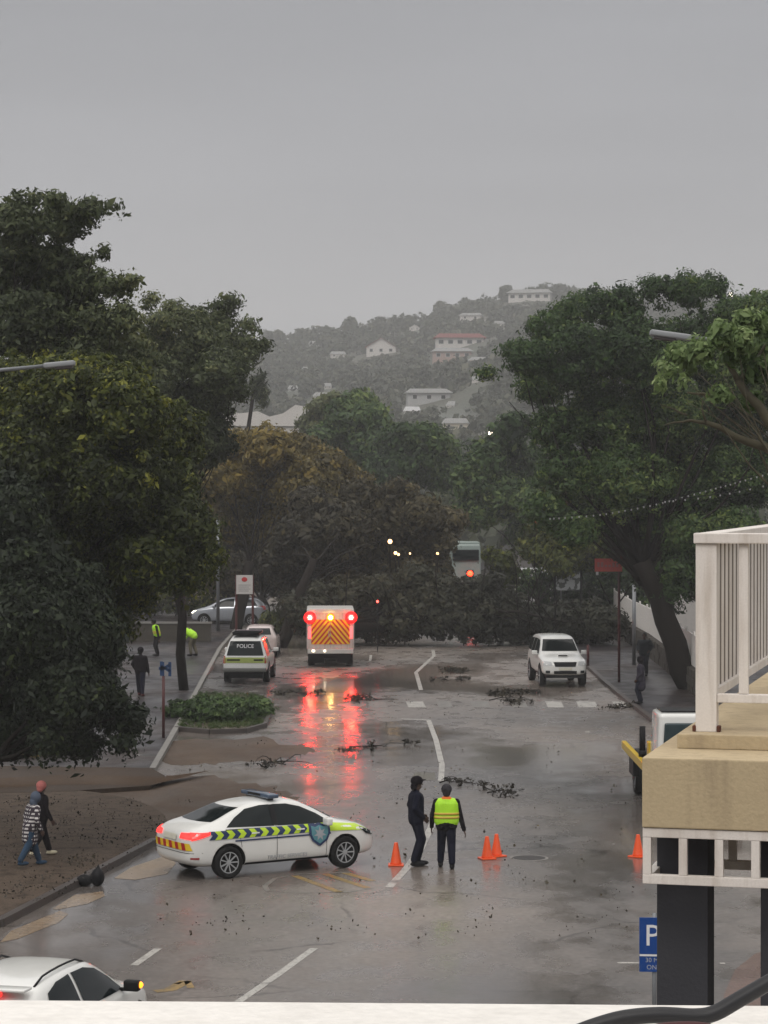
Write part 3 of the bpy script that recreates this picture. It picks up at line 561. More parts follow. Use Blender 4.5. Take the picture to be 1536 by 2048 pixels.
# ------------------------------------------------------------------ vehicles
def loft_body(st):
    bm = bmesh.new(); rings = []
    for x, w_, zb, zbelt, wt, zt in st:
        zm = (zb + zbelt) / 2
        h = [(0, zb), (w_ * .86, zb), (w_ * .985, zb + .10), (w_, zm), (w_ * .985, zbelt - .04), (w_ * .955, zbelt), (wt + .02, zt - .07), (wt * .86, zt), (0, zt + .02)]
        ring = [(x, -y, z) for y, z in h] + [(x, y, z) for y, z in h[-2:0:-1]]
        rings.append([bm.verts.new(v) for v in ring])
    n = len(rings[0])
    for a, b in zip(rings, rings[1:]):
        for k in range(n): bm.faces.new((a[k], a[(k + 1) % n], b[(k + 1) % n], b[k]))
    bm.faces.new(rings[0]); bm.faces.new(rings[-1][::-1])
    bmesh.ops.recalc_face_normals(bm, faces=bm.faces[:])
    return bm
DIRS = {'R': (lambda u, v: Vector((u, -4, v)), Vector((0, 1, 0))), 'L': (lambda u, v: Vector((u, 4, v)), Vector((0, -1, 0))),
        'B': (lambda u, v: Vector((-6, u, v)), Vector((1, 0, 0))), 'F': (lambda u, v: Vector((6, u, v)), Vector((-1, 0, 0))), 'T': (lambda u, v: Vector((u, v, 5)), Vector((0, 0, -1)))}
def decal(name, bvh, polys, d, mat_, parent, off=.006, step=.07, thick=.0, src=None):
    """panels that follow the body: polygons in the side / rear / front view laid onto the surface"""
    bm = bmesh.new()
    if src is not None: bm.from_mesh(src)
    for pl in polys:
        bm.faces.new([bm.verts.new((a, b, 0)) for a, b in pl])
    xs_ = [v.co.x for v in bm.verts]; ys_ = [v.co.y for v in bm.verts]
    for ax, lo, hi in ((0, min(xs_), max(xs_)), (1, min(ys_), max(ys_))):
        q = lo + step
        while q < hi:
            co = [0, 0, 0]; co[ax] = q; no = [0, 0, 0]; no[ax] = 1
            bmesh.ops.bisect_plane(bm, geom=bm.verts[:] + bm.edges[:] + bm.faces[:], plane_co=co, plane_no=no); q += step
    bmesh.ops.triangulate(bm, faces=bm.faces[:])
    org, dr = DIRS[d]
    for v in bm.verts:
        o = org(v.co.x, v.co.y); h = bvh.ray_cast(o, dr)
        if h[0] is None:
            nr = bvh.find_nearest(o + dr * (3 if d in 'RL' else 4)); hit = nr[0]; nn = nr[1]
        else: hit, nn = h[0], h[1]
        v.co = hit - dr * off + nn * off * (.4 if nn.dot(dr) < 0 else -.4)
    me = bpy.data.meshes.new(name); bm.to_mesh(me); bm.free()
    for f in me.polygons: f.use_smooth = True
    # make the faces look outwards
    if me.polygons:
        s = sum(p.normal.dot(dr) * p.area for p in me.polygons)
        if s > 0: me.flip_normals()
    me.materials.append(mat_)
    return link(bpy.data.objects.new(name, me), parent)
def text_mesh(s, size, align='CENTER', ext=0):
    cu = bpy.data.curves.new('t', 'FONT'); cu.body = s; cu.size = size; cu.align_x = align; cu.align_y = 'CENTER'; cu.extrude = ext; cu.resolution_u = 3
    o = bpy.data.objects.new('t', cu); col.objects.link(o); me = evaluated(o); bpy.data.objects.remove(o); return me
def mirror_u(me, s=-1):
    for v in me.vertices: v.co.x *= s
    return me
def wheel(parent, x, y, r, wd, side, rimmat=CHROME, spokes=9):
    M = Matrix.Rotation(math.pi / 2 * -side, 4, 'X')     # axis along y, z+ of lathe points outwards
    t = bpy.data.objects.new('wheel', None); col.objects.link(t); t.empty_display_size = .1; t.parent = parent; t.location = (x, y, r)
    bm = bmesh.new(); h = wd / 2
    lathe(bm, [(r * .62, -h), (r * .92, -h), (r * .985, -h * .8), (r, -h * .4), (r, h * .4), (r * .985, h * .8), (r * .92, h), (r * .66, h * .98), (r * .64, h * .6)], 32, M); mesh_obj('tyre', bm, TYRE, t, True)
    bm = bmesh.new()
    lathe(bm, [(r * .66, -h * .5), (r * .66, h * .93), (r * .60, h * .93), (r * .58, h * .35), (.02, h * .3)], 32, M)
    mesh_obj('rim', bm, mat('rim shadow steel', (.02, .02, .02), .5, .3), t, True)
    bm = bmesh.new(); lathe(bm, [(r * .15, h * .3), (r * .15, h * .8), (r * .11, h * .86)], 16, M)
    for k in range(spokes):
        a = 2 * math.pi * k / spokes
        p0 = M @ Vector((math.cos(a) * r * .1, math.sin(a) * r * .1, h * .66)); p1 = M @ Vector((math.cos(a) * r * .62, math.sin(a) * r * .62, h * .8))
        beam(bm, p0, p1, r * .10, r * .07)
    lathe(bm, [(r * .60, h * .6), (r * .665, h * .6), (r * .665, h * .96), (r * .60, h * .96), (r * .60, h * .6)], 32, M, False)
    mesh_obj('spoke', bm, rimmat, t); return t
def car(name, label, cat, loc, rz, st, paint, wr, wx, track, side=(), rear=None, front=None, group=None, spokes=9, rimmat=CHROME, archk=1.16, roofrail=False, wd=.21, mir=None):
    root = thing(name, label, cat, loc, rz, group)
    tmp = bpy.data.objects.new('tmp', bpy.data.meshes.new('tmp')); bm = loft_body(st); bm.to_mesh(tmp.data); bm.free(); col.objects.link(tmp)
    tmp.data.materials.append(paint); tmp.data.materials.append(BLACK)
    s = tmp.modifiers.new('s', 'SUBSURF'); s.levels = 3; s.render_levels = 3
    base = evaluated(tmp)
    bmv = bmesh.new(); bmv.from_mesh(base); bvh = BVHTree.FromBMesh(bmv); bmv.free()
    bm = bmesh.new()
    for x in wx:
        for sd in (-1, 1):
            lathe(bm, [(wr * archk, -.17), (wr * archk, .35)], 32, Matrix.Translation((x, sd * (track - .05), wr * 1.02)) @ Matrix.Rotation(math.pi / 2 * -sd, 4, 'X'))
    bmesh.ops.recalc_face_normals(bm, faces=bm.faces[:])
    cm = bpy.data.meshes.new('c'); bm.to_mesh(cm); bm.free(); cm.materials.append(BLACK); co = bpy.data.objects.new('c', cm); col.objects.link(co)
    b = tmp.modifiers.new('b', 'BOOLEAN'); b.object = co; b.operation = 'DIFFERENCE'; b.solver = 'EXACT'; b.material_mode = 'TRANSFER'
    me = evaluated(tmp); me.name = 'body'
    bpy.data.objects.remove(tmp); bpy.data.objects.remove(co)
    for p in me.polygons: p.use_smooth = True
    body = link(bpy.data.objects.new('body', me), root)
    for x in wx:
        for sd in (-1, 1): wheel(root, x, sd * (track - wd / 2), wr, wd, sd, rimmat, spokes)
    for d in 'RL':
        for pl in side: decal('side_window', bvh, [pl], d, GLASS, root, .007)
    if rear: decal('rear_window', bvh, [rear], 'B', GLASS, root, .007)
    if front: decal('windscreen', bvh, [front], 'F', GLASS, root, .007)
    if mir:
        for sd in (-1, 1):
            bm = bmesh.new(); box(bm, mir[0], sd * mir[1], mir[2], .13, .22, .15); bevel(bm, .035, 3); box(bm, mir[0] + .02, sd * (mir[1] - .12), mir[2] - .06, .06, .12, .04); mesh_obj('wing_mirror', bm, BLACK if roofrail else paint, root, True)
    if roofrail:
        for sd in (-1, 1):
            bm = bmesh.new(); tube(bm, roofrail_pts(bvh, roofrail, sd), .015, 8); mesh_obj('roof_rail', bm, BLACK, root, True)
    return root, bvh
def roofrail_pts(bvh, spec, sd):
    x0, x1, yy_ = spec; r = []
    for i in range(7):
        x = x0 + (x1 - x0) * i / 6; h = bvh.ray_cast(Vector((x, sd * yy_, 4)), Vector((0, 0, -1)))[0]; r.append((x, sd * yy_, h.z + (.05 if 0 < i < 6 else .0)))
    return r
RED = mat('red lens', (.35, .012, .012), .15, 0, .5); REDON = emis('lit tail lamp', (1, .02, .015), 1.6); REDHI = emis('flashing red lamp', (1, .0006, .0006), 190); AMBHI = emis('flashing amber lamp', (1, .20, .008), 12, (.3, .12, .02))
REDCORE = emis('lamp core red', (1, .45, .2), 40); AMBCORE = emis('lamp core amber', (1, .62, .2), 60)
AMB = emis('lit indicator', (1, .22, .01), 3, (.3, .12, .02)); LAMPC = mat('clear lens', (.45, .46, .46), .1, 0, .4); WARM = emis('warm street lamp light', (1, .6, .25), 3, (.5, .4, .3))
NAVY = mat('navy livery', (.012, .03, .10), .3, 0, .4); LIMEY = mat('fluorescent yellow livery', (.52, .72, .03), .35, 0, .3); REDL = mat('red livery', (.42, .02, .02), .35, 0, .3); YELL = mat('yellow livery', (.75, .52, .02), .35, 0, .3)
WT = mat('white lettering', (.75, .75, .75), .4); GT = mat('grey lettering', (.36, .38, .41), .4); TEAL = mat('badge teal', (.10, .26, .30), .35); PLATE = mat('number plate', (.62, .60, .50), .4)
SEDAN = [(-2.20, .52, .46, .72, .45, .78), (-2.16, .76, .32, .88, .60, .95), (-1.98, .85, .25, .96, .68, 1.06), (-1.75, .875, .23, .98, .70, 1.11), (-1.48, .885, .22, .985, .69, 1.16), (-.95, .888, .2, .97, .60, 1.40), (-.35, .888, .2, .95, .585, 1.465), (.25, .888, .2, .93, .58, 1.455), (.55, .888, .2, .92, .585, 1.40), (1.15, .885, .2, .90, .66, 1.07), (1.40, .88, .2, .87, .70, .97), (1.85, .86, .22, .80, .68, .885), (2.10, .79, .25, .70, .60, .78), (2.20, .58, .36, .60, .44, .68)]
th = R(32)
rw = G(455, 1757); fwd = Vector((math.cos(th), math.sin(th), 0)); lft = Vector((-math.sin(th), math.cos(th), 0))
pc = rw + fwd * 1.33 + lft * .80
pcar, bv = car('police_car', 'white patrol saloon parked across the road with chevrons, shield badge and lit tail lamp', 'police car', (pc.x, pc.y, 0), th, SEDAN, WPAINT, .325, (-1.33, 1.37), .885,
    side=[[(-1.36, 1.02), (-1.12, 1.19), (-.84, 1.335), (-.50, 1.385), (-.28, 1.39), (-.28, .985)], [(-.20, .985), (-.20, 1.39), (.12, 1.38), (.42, 1.31), (.78, 1.15), (1.04, .985), (.98, .955)]],
    rear=[(-.60, 1.12), (.60, 1.12), (.50, 1.36), (-.50, 1.36)], front=[(-.64, 1.04), (.64, 1.04), (.50, 1.36), (-.50, 1.36)], mir=(.90, .96, 1.0))
# side livery: alternating chevrons, blue line, yellow wedge, shield
for d in 'RL':
    ch = []; ch2 = []; x = -1.78; i = 0
    while x < .62:
        z0, z1 = .80, .965; pl = [(x, z0), (x + .125, z0), (x + .20, (z0 + z1) / 2), (x + .125, z1), (x, z1), (x + .075, (z0 + z1) / 2)]
        (ch if i % 2 else ch2).append(pl); x += .128; i += 1
    decal('yellow_chevron', bv, ch, d, LIMEY, pcar, .010); decal('blue_chevron', bv, ch2, d, NAVY, pcar, .010)
    decal('blue_line', bv, [[(-1.2, .735), (1.02, .735), (1.02, .765), (-1.2, .765)]], d, NAVY, pcar, .010)
    decal('yellow_flash', bv, [[(.86, .80), (1.95, .755), (1.75, .87), (1.05, .955), (.80, .965)]], d, LIMEY, pcar, .010)
    sh = [(.50, .97), (.62, .935), (.75, .975), (.88, .935), (1.0, .97), (1.0, .76), (.93, .62), (.75, .50), (.57, .62), (.50, .76)]
    s = decal('shield_badge', bv, [sh], d, NAVY, pcar, .016)
    decal('badge_field', bv, [[(.75 + (a - .75) * .78, .75 + (b - .75) * .78) for a, b in sh]], d, TEAL, s, .020)
    star = [(.75 + (.15 if k % 2 == 0 else .07) * math.sin(math.pi * k / 7), .755 + (.15 if k % 2 == 0 else .07) * math.cos(math.pi * k / 7)) for k in range(14)]
    decal('badge_star', bv, [star], d, GT, s, .024)
    tm = text_mesh('TRAFFIC SERVICES', .115); 
    if d == 'L': mirror_u(tm)
    for v in tm.vertices: v.co.x += .0 if d == 'R' else 0; v.co.y += .36
    decal('lettering', bv, [], d, GT, pcar, .010, .2, src=tm)
    decal('door_seam', bv, [[(-.245, .30), (-.235, .30), (-.235, 1.38), (-.245, 1.38)], [(.915, .30), (.925, .30), (.925, .93), (.915, .93)], [(-1.05, .62), (-1.04, .62), (-1.1, .95), (-1.11, .95)]], d, BLACK, pcar, .0045)
    for xx in (-.75, .30):
        decal('door_handle', bv, [[(xx - .09, .868), (xx + .09, .868), (xx + .09, .893), (xx - .09, .893)]], d, WPAINT, pcar, .03)
    decal('pillar_trim', bv, [[(-.30, 1.0), (-.18, .99), (-.18, 1.385), (-.30, 1.385)]], d, BLACK, pcar, .012); decal('sill', bv, [[(-.95, .20), (.98, .20), (.98, .245), (-.95, .245)]], d, BLACK, pcar, .008)
    decal('window_trim', bv, [[(-1.4, .965), (1.06, .93), (1.06, .945), (-1.4, .985)]], d, BLACK, pcar, .009)
    decal('tail_lamp', bv, [[(-2.12, .80), (-1.76, .90), (-1.74, .955), (-2.08, .95)]], d, REDON, pcar, .014)
    decal('side_reflector', bv, [[(-2.13, .43), (-1.98, .43), (-1.98, .465), (-2.13, .465)]], d, RED, pcar, .012)
    decal('headlight', bv, [[(1.88, .68), (2.14, .62), (2.10, .69), (1.78, .82), (1.74, .80)]], d, GLASS, pcar, .012)
decal('tail_lamp', bv, [[(-.80, .82), (-.40, .83), (-.40, .93), (-.78, .95)]], 'B', REDON, pcar, .014); decal('tail_lamp', bv, [[(.80, .82), (.40, .83), (.40, .93), (.78, .95)]], 'B', REDON, pcar, .014)
rc, yc = [], []
for k in range(12):
    y0 = -.78 + k * .13; pl = [(y0, .60), (y0 + .13, .60), (y0 + .05 + .13, .74), (y0 + .05, .74)]
    (rc if k % 2 else yc).append(pl)
decal('rear_red_chevron', bv, rc, 'B', REDL, pcar, .012); decal('rear_yellow_chevron', bv, yc, 'B', YELL, pcar, .012)
decal('number_plate', bv, [[(-.26, .78), (.26, .78), (.26, .89), (-.26, .89)]], 'B', PLATE, pcar, .016)
decal('bumper_line', bv, [[(-.85, .545), (.85, .545), (.85, .555), (-.85, .555)]], 'B', BLACK, pcar, .006)
decal('grille', bv, [[(-.6, .36), (.6, .36), (.66, .55), (-.66, .55)]], 'F', BLACK, pcar, .01)
lb = bmesh.new(); box(lb, -.15, 0, 1.535, .26, 1.15, .085); bevel(lb, .03, 3); lbar = mesh_obj('light_bar', lb, mat('blue lens bar', (.06, .09, .14), .15, 0, .5), pcar, True)
lb = bmesh.new()
for s_ in (-.45, .45): box(lb, -.15, s_, 1.485, .1, .06, .06)
box(lb, -.15, 0, 1.545, .275, .5, .05); mesh_obj('bar_mount', lb, BLACK, lbar)
# silhouettes of other cars
SUV = [(-2.1, .60, .42, .85, .55, .98), (-2.04, .80, .32, .98, .62, 1.12), (-1.85, .87, .25, 1.02, .64, 1.36), (-1.5, .885, .22, 1.02, .62, 1.50), (-.7, .89, .2, .99, .62, 1.545), (.0, .89, .2, .97, .61, 1.53), (.35, .89, .2, .96, .61, 1.47), (.95, .885, .2, .95, .68, 1.13), (1.2, .88, .2, .92, .72, 1.03), (1.65, .86, .22, .86, .70, .95), (1.95, .78, .26, .76, .60, .84), (2.08, .56, .4, .62, .42, .70)]
ths = R(75); tgt = P(10, 1966, 28.0)
scar, sv = car('parked_car', 'white crossover car in the bottom left corner with lit brake lamp and amber mirror light', 'car', (-4.55, 33.2, 0), ths, SUV, WPAINT, .34, (-1.28, 1.32), .885,
    side=[[(-1.62, 1.10), (-1.40, 1.36), (-1.05, 1.44), (-.62, 1.46), (-.62, 1.02), (-1.3, 1.04)], [(-.54, 1.02), (-.54, 1.46), (-.1, 1.45), (.25, 1.38), (.62, 1.20), (.84, 1.03), (.8, 1.0)]],
    rear=[(-.62, 1.06), (.62, 1.06), (.54, 1.33), (-.54, 1.33)], front=[(-.66, 1.08), (.66, 1.08), (.54, 1.42), (-.54, 1.42)], mir=(.78, .98, 1.06), roofrail=(-1.5, .15, .52))
bm = bmesh.new(); box(bm, -1.93, 0, 1.425, .10, .52, .06); bevel(bm, .02); mesh_obj('brake_light', bm, REDON, scar, True)
bm = bmesh.new(); box(bm, -1.80, 0, 1.475, .26, 1.14, .04); bevel(bm, .015); mesh_obj('roof_spoiler', bm, WPAINT, scar, True)
for sd in (-1, 1):
    bm = bmesh.new(); sphere(bm, (.80, sd * 1.085, 1.07), .045, 12); mesh_obj('mirror_indicator', bm, AMB, scar, True)
    decal('tail_lamp', sv, [[(sd * .8, .86), (sd * .48, .88), (sd * .46, .98), (sd * .76, 1.0)]], 'B', RED, scar, .012)
decal('number_plate', sv, [[(-.26, .72), (.26, .72), (.26, .83), (-.26, .83)]], 'B', PLATE, scar, .014)
# white pickup with canopy facing the camera
PICK = [(-2.5, .72, .55, 1.0, .60, 1.12), (-2.46, .86, .48, 1.08, .66, 1.62), (-2.2, .90, .46, 1.09, .68, 1.74), (-1.0, .91, .42, 1.09, .68, 1.77), (-.1, .91, .40, 1.08, .66, 1.76), (.35, .91, .40, 1.07, .66, 1.70), (.98, .91, .40, 1.07, .74, 1.22), (1.15, .91, .40, 1.04, .78, 1.14), (1.9, .90, .44, 1.0, .76, 1.06), (2.3, .86, .42, .92, .68, .97), (2.5, .70, .48, .78, .56, .86)]
pw = G(1122, 1376); pkth = R(-90 + 4)
pick, pv = car('pickup_truck', 'white double cab pickup with canopy facing us beside the right kerb', 'pickup', (pw.x, pw.y + 2.5, 0), pkth, PICK, WPAINT, .385, (-1.55, 1.55), .92,
    side=[[(-2.35, 1.17), (-2.25, 1.58), (-1.25, 1.63), (-1.25, 1.17)], [(-1.15, 1.14), (-1.15, 1.63), (-.42, 1.64), (-.42, 1.12)], [(-.34, 1.12), (-.34, 1.64), (.16, 1.6), (.45, 1.45), (.80, 1.12)]],
    front=[(-.72, 1.24), (.72, 1.24), (.60, 1.64), (-.60, 1.64)], rear=[(-.62, 1.2), (.62, 1.2), (.56, 1.58), (-.56, 1.58)], mir=(.72, .99, 1.18), archk=1.22, spokes=6, wd=.25)
pick.scale = (1, 1, 1.09)
decal('grille', pv, [[(-.40, .76), (.40, .76), (.46, .92), (-.46, .92)]], 'F', BLACK, pick, .014)
decal('lower_intake', pv, [[(-.45, .50), (.45, .50), (.45, .61), (-.45, .61)]], 'F', BLACK, pick, .014)
decal('number_plate', pv, [[(-.26, .635), (.26, .635), (.26, .73), (-.26, .73)]], 'F', PLATE, pick, .02)
for sd in (-1, 1):
    decal('headlight', pv, [[(sd * .50, .80), (sd * .84, .80), (sd * .82, .95), (sd * .54, .93)]], 'F', LAMPC, pick, .012)
    decal('fog_light', pv, [[(sd * .60, .53), (sd * .76, .53), (sd * .76, .62), (sd * .60, .62)]], 'F', GLASS, pick, .012)
bm = bmesh.new(); box(bm, 1.55, 0, 1.12, .42, .46, .08, taper=(.8, .8)); bevel(bm, .02); sc_ = mesh_obj('bonnet_scoop', bm, WPAINT, pick, True)
bm = bmesh.new(); box(bm, 1.75, 0, 1.125, .06, .36, .035); mesh_obj('scoop_opening', bm, BLACK, sc_)
bm = bmesh.new(); box(bm, 2.1, 0, .40, .6, 1.5, .1); box(bm, -.3, 0, .42, 3.2, 1.5, .12); mesh_obj('underbody', bm, BLACK, pick)
# silver hatchback side on
SILV = mat('silver car paint', (.36, .38, .41), .2, .4, .5, .05, 3)
HATCH = [(-1.98, .55, .42, .82, .50, .92), (-1.92, .78, .30, .96, .60, 1.12), (-1.70, .83, .25, 1.0, .60, 1.34), (-1.3, .84, .22, .99, .58, 1.46), (-.5, .845, .2, .97, .58, 1.49), (.1, .845, .2, .95, .57, 1.46), (.45, .84, .2, .94, .58, 1.36), (.98, .84, .2, .92, .66, 1.06), (1.2, .835, .2, .88, .68, .98), (1.6, .81, .22, .82, .66, .89), (1.88, .72, .26, .72, .54, .78), (1.98, .5, .4, .58, .38, .66)]
sl = G(458, 1252)
hcar, hv = car('parked_car', 'silver hatchback seen side on facing left behind the notice board posts', 'car', (sl.x, sl.y + .8, 0), R(176), HATCH, SILV, .30, (-1.22, 1.24), .845,
    side=[[(-1.55, 1.06), (-1.35, 1.30), (-1.0, 1.38), (-.42, 1.40), (-.42, 1.0)], [(-.32, 1.0), (-.32, 1.40), (.05, 1.38), (.4, 1.27), (.86, .99)]], rear=[(-.56, 1.08), (.56, 1.08), (.48, 1.36), (-.48, 1.36)], front=[(-.6, 1.06), (.6, 1.06), (.48, 1.36), (-.48, 1.36)], mir=(.72, .92, 1.02))
hcar.scale = (1.1,) * 3
for sd in (-1, 1):
    decal('headlight', hv, [[(sd * .44, .66), (sd * .72, .66), (sd * .74, .80), (sd * .5, .78)]], 'F', emis('dim headlight', (1, .93, .7), 3, (.5, .5, .5)), hcar, .014)
    decal('tail_lamp', hv, [[(sd * .60, .85), (sd * .78, .85), (sd * .76, 1.05), (sd * .62, 1.05)]], 'B', RED, hcar, .014)
# small pink-white car beyond the police wagon
bk = G(519, 1315); kcar, kv = car('parked_car', 'pale reddish lit car almost hidden beyond the police wagon', 'car', (bk.x, bk.y + 1.5, 0), R(90), HATCH, mat('pale pink white paint', (.5, .42, .40), .25, 0, .5), .30, (-1.22, 1.24), .845, side=[[(-1.5, 1.06), (-1.3, 1.32), (.3, 1.32), (.8, 1.0)]], rear=[(-.56, 1.08), (.56, 1.08), (.48, 1.36), (-.48, 1.36)])
# police wagon seen from behind
WAG = [(-2.3, .74, .62, 1.02, .70, 1.06), (-2.27, .84, .50, 1.08, .74, 1.12), (-2.2, .88, .46, 1.10, .72, 1.34), (-2.08, .90, .45, 1.12, .64, 1.76), (-1.85, .90, .45, 1.12, .62, 1.86), (-1.0, .90, .42, 1.10, .64, 1.90), (.0, .90, .42, 1.08, .64, 1.88), (.4, .90, .42, 1.08, .64, 1.80), (.98, .90, .42, 1.06, .72, 1.28), (1.3, .90, .42, 1.04, .76, 1.16), (2.0, .88, .44, .98, .72, 1.06), (2.3, .70, .5, .80, .56, .88)]
pwg = G(494, 1368)
wag, wv = car('police_wagon', 'police four wheel drive seen from behind with a yellow green tailgate and red side stripe', 'police wagon', (pwg.x, pwg.y + 2.3, 0), R(88), WAG, WPAINT, .40, (-1.35, 1.45), .91,
    side=[[(-1.9, 1.2), (-1.75, 1.68), (-.9, 1.72), (-.9, 1.16)], [(-.8, 1.16), (-.8, 1.72), (.2, 1.68), (.8, 1.14)]], rear=[(-.74, 1.13), (.74, 1.13), (.60, 1.70), (-.60, 1.70)], front=[(-.7, 1.3), (.7, 1.3), (.58, 1.72), (-.58, 1.72)], mir=(.75, 1.0, 1.2), archk=1.2, spokes=6, wd=.26)
tm = mirror_u(text_mesh('POLICE', .21)); 
for v in tm.vertices: v.co.y += 1.50
decal('lettering', wv, [], 'B', WT, wag, .016, .3, src=tm)
decal('yellow_band', wv, [[(-.86, .84), (.86, .84), (.86, 1.06), (-.86, 1.06)]], 'B', mat('pale lime livery', (.36, .42, .12), .4), wag, .010)
decal('tailgate_slot', wv, [[(-.72, .93), (-.35, .93), (-.35, .99), (-.72, .99)], [(.72, .93), (.2, .93), (.2, .99), (.72, .99)]], 'B', BLACK, wag, .018)
decal('red_stripe', wv, [[(-2.1, 1.1), (-.95, 1.1), (-.95, 1.7), (-1.85, 1.7)]], 'R', REDL, wag, .012)
for sd in (-1, 1): decal('tail_lamp', wv, [[(sd * .78, .82), (sd * .88, .82), (sd * .87, 1.12), (sd * .79, 1.12)]], 'B', RED, wag, .014)
bm = bmesh.new(); box(bm, -2.34, 0, .56, .2, 1.72, .16); bevel(bm, .04); mesh_obj('rear_bumper', bm, mat('grey bumper', (.12, .12, .11), .5), wag, True)
bm = bmesh.new(); box(bm, -1.2, 0, 1.97, 1.5, 1.05, .06); [box(bm, -1.9 + i * .35, 0, 2.02, .05, 1.1, .05) for i in range(5)]; mesh_obj('roof_rack', bm, BLACK, wag)
bm = bmesh.new(); box(bm, -.3, 0, 2.0, .26, 1.1, .11); bevel(bm, .03); mesh_obj('light_bar', bm, mat('dull lens bar', (.25, .2, .22), .2), wag, True)
bm = bmesh.new(); box(bm, -1.3, 0, .36, 1.6, 1.4, .3); mesh_obj('underbody', bm, BLACK, wag)

# rescue truck (box body seen from behind)
ab = G(661, 1334)
amb = thing('rescue_truck', 'emergency box truck seen from behind with flashing red and amber lamps and chevron panel', 'rescue truck', (ab.x, ab.y, 0), R(-90 + 1.5 + 180))
W2 = 1.04
bm = bmesh.new(); bbox(bm, 0, 4.2, -W2, W2, .78, 2.50); bevel(bm, .05, 3); mesh_obj('body', bm, weathered('dirty white truck paint', (.50, .48, .45), (.25, .22, .19), .35, .6, .8, .05), amb, True)
bm = bmesh.new(); bbox(bm, 4.25, 6.0, -.95, .95, .55, 2.05, taper=(.72, .9)); bevel(bm, .08, 3); cab = mesh_obj('cab', bm, WPAINT, amb, True)
bm = bmesh.new(); bbox(bm, -.02, 5.9, -.8, .8, .38, .74); mesh_obj('chassis', bm, BLACK, amb)
bm = bmesh.new(); bbox(bm, -.22, -.015, -W2 + .04, W2 - .04, .60, .80); bevel(bm, .02); mesh_obj('rear_step', bm, mat('worn white steel', (.5, .5, .47), .4), amb)
for x, sds in ((.95, 1), (4.9, 1)):
    for sd in (-1, 1): wheel(amb, x, sd * .84, .41, .30, sd, STEEL, 6)
for sd in (-1, 1):
    bm = bmesh.new(); bbox(bm, .15, .2, sd * .55 - .28, sd * .55 + .28, .16, .60); mesh_obj('mud_flap', bm, TYRE, amb)
def slabs(nm, polys, x, m, parent, th_=.012):
    bm = bmesh.new()
    for pl in polys:
        a = [bm.verts.new((x, y, z)) for y, z in pl]; b = [bm.verts.new((x - th_, y, z)) for y, z in pl]
        bm.faces.new(a[::-1]); bm.faces.new(b)
        for i in range(len(pl)): j = (i + 1) % len(pl); bm.faces.new((a[i], a[j], b[j], b[i]))
    return mesh_obj(nm, bm, m, parent)
slabs('chevron_panel', [[(-.84, 1.0), (.84, 1.0), (.84, 2.08), (-.84, 2.08)]], -.006, YELL, amb)
def clip(poly, a, b, c):      # keep a*y+b*z<=c
    o = []
    for i in range(len(poly)):
        p, q = poly[i], poly[(i + 1) % len(poly)]; dp = a * p[0] + b * p[1] - c; dq = a * q[0] + b * q[1] - c
        if dp <= 0: o.append(p)
        if dp * dq < 0: t = dp / (dp - dq); o.append((p[0] + (q[0] - p[0]) * t, p[1] + (q[1] - p[1]) * t))
    return o
cv = []
for sd in (-1, 1):
    for k in range(10):
        z0 = .72 + k * .26; pl = [(0, z0), (sd * .84, z0 - 1.0), (sd * .84, z0 - .88), (0, z0 + .125)]
        pl = clip(clip(pl, 0, 1, 2.08), 0, -1, -1.0)
        if len(pl) > 2: cv.append([(y, z) for y, z in pl])
slabs('red_chevron', cv, -.020, REDL, amb, .008)
bm = bmesh.new(); bbox(bm, -.03, -.004, -W2 + .1, W2 - .1, 2.36, 2.52); mesh_obj('lamp_board', bm, mat('worn white steel', (.5, .5, .47), .4), amb)
bm = bmesh.new(); bbox(bm, -.028, -.02, -.012, .012, .82, 2.3); bbox(bm, -.05, -.02, .06, .09, 1.3, 1.6); mesh_obj('door_handle', bm, CHROME, amb)
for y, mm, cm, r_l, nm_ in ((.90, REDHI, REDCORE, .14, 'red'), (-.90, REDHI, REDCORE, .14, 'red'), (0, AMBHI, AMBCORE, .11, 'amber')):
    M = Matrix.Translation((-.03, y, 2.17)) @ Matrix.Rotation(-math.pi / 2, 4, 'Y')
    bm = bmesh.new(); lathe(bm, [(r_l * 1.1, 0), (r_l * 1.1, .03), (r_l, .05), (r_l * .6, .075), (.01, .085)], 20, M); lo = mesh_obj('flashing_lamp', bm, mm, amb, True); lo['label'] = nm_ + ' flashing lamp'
    bm = bmesh.new(); lathe(bm, [(.27 if y else .19, 0), (.27 if y else .19, .012), (.25 if y else .17, .02)], 24, M); mesh_obj('halo_ring', bm, emis('red lamp halo', (1, .006, .006), 2.2) if y else emis('amber lamp halo', (1, .16, .004), 1.4, (.3, .12, .02)), lo, True)  # glowing ring added around each lamp to give its halo
    bm = bmesh.new(); sphere(bm, (-.115, y, 2.17), .078, 12); mesh_obj('bulb', bm, cm, lo, True)
for sd in (-1, 1):
    bm = bmesh.new(); bbox(bm, -.04, -.005, sd * .9 - .06, sd * .9 + .06, 1.25, 1.75); bevel(bm, .015); mesh_obj('tail_lamp', bm, emis('tail lamp glow', (1, .05, .05), 4), amb)
bm = bmesh.new(); box(bm, -.235, .75, .72, .03, .09, .06); box(bm, -.235, .25, .72, .03, .06, .06); mesh_obj('step_lamp', bm, emis('small lamp', (1, .85, .6), 8, (.6, .6, .5)), amb)
pl_ = bpy.data.lights.new('lamp glow', 'POINT'); pl_.energy = 2.5; pl_.color = (1, .01, .01); pl_.shadow_soft_size = .15
for sd in (-1, 1):
    lo = bpy.data.objects.new('lamp_glow', pl_); col.objects.link(lo); lo.parent = amb; lo.location = (-.35, sd * .84, 2.17)

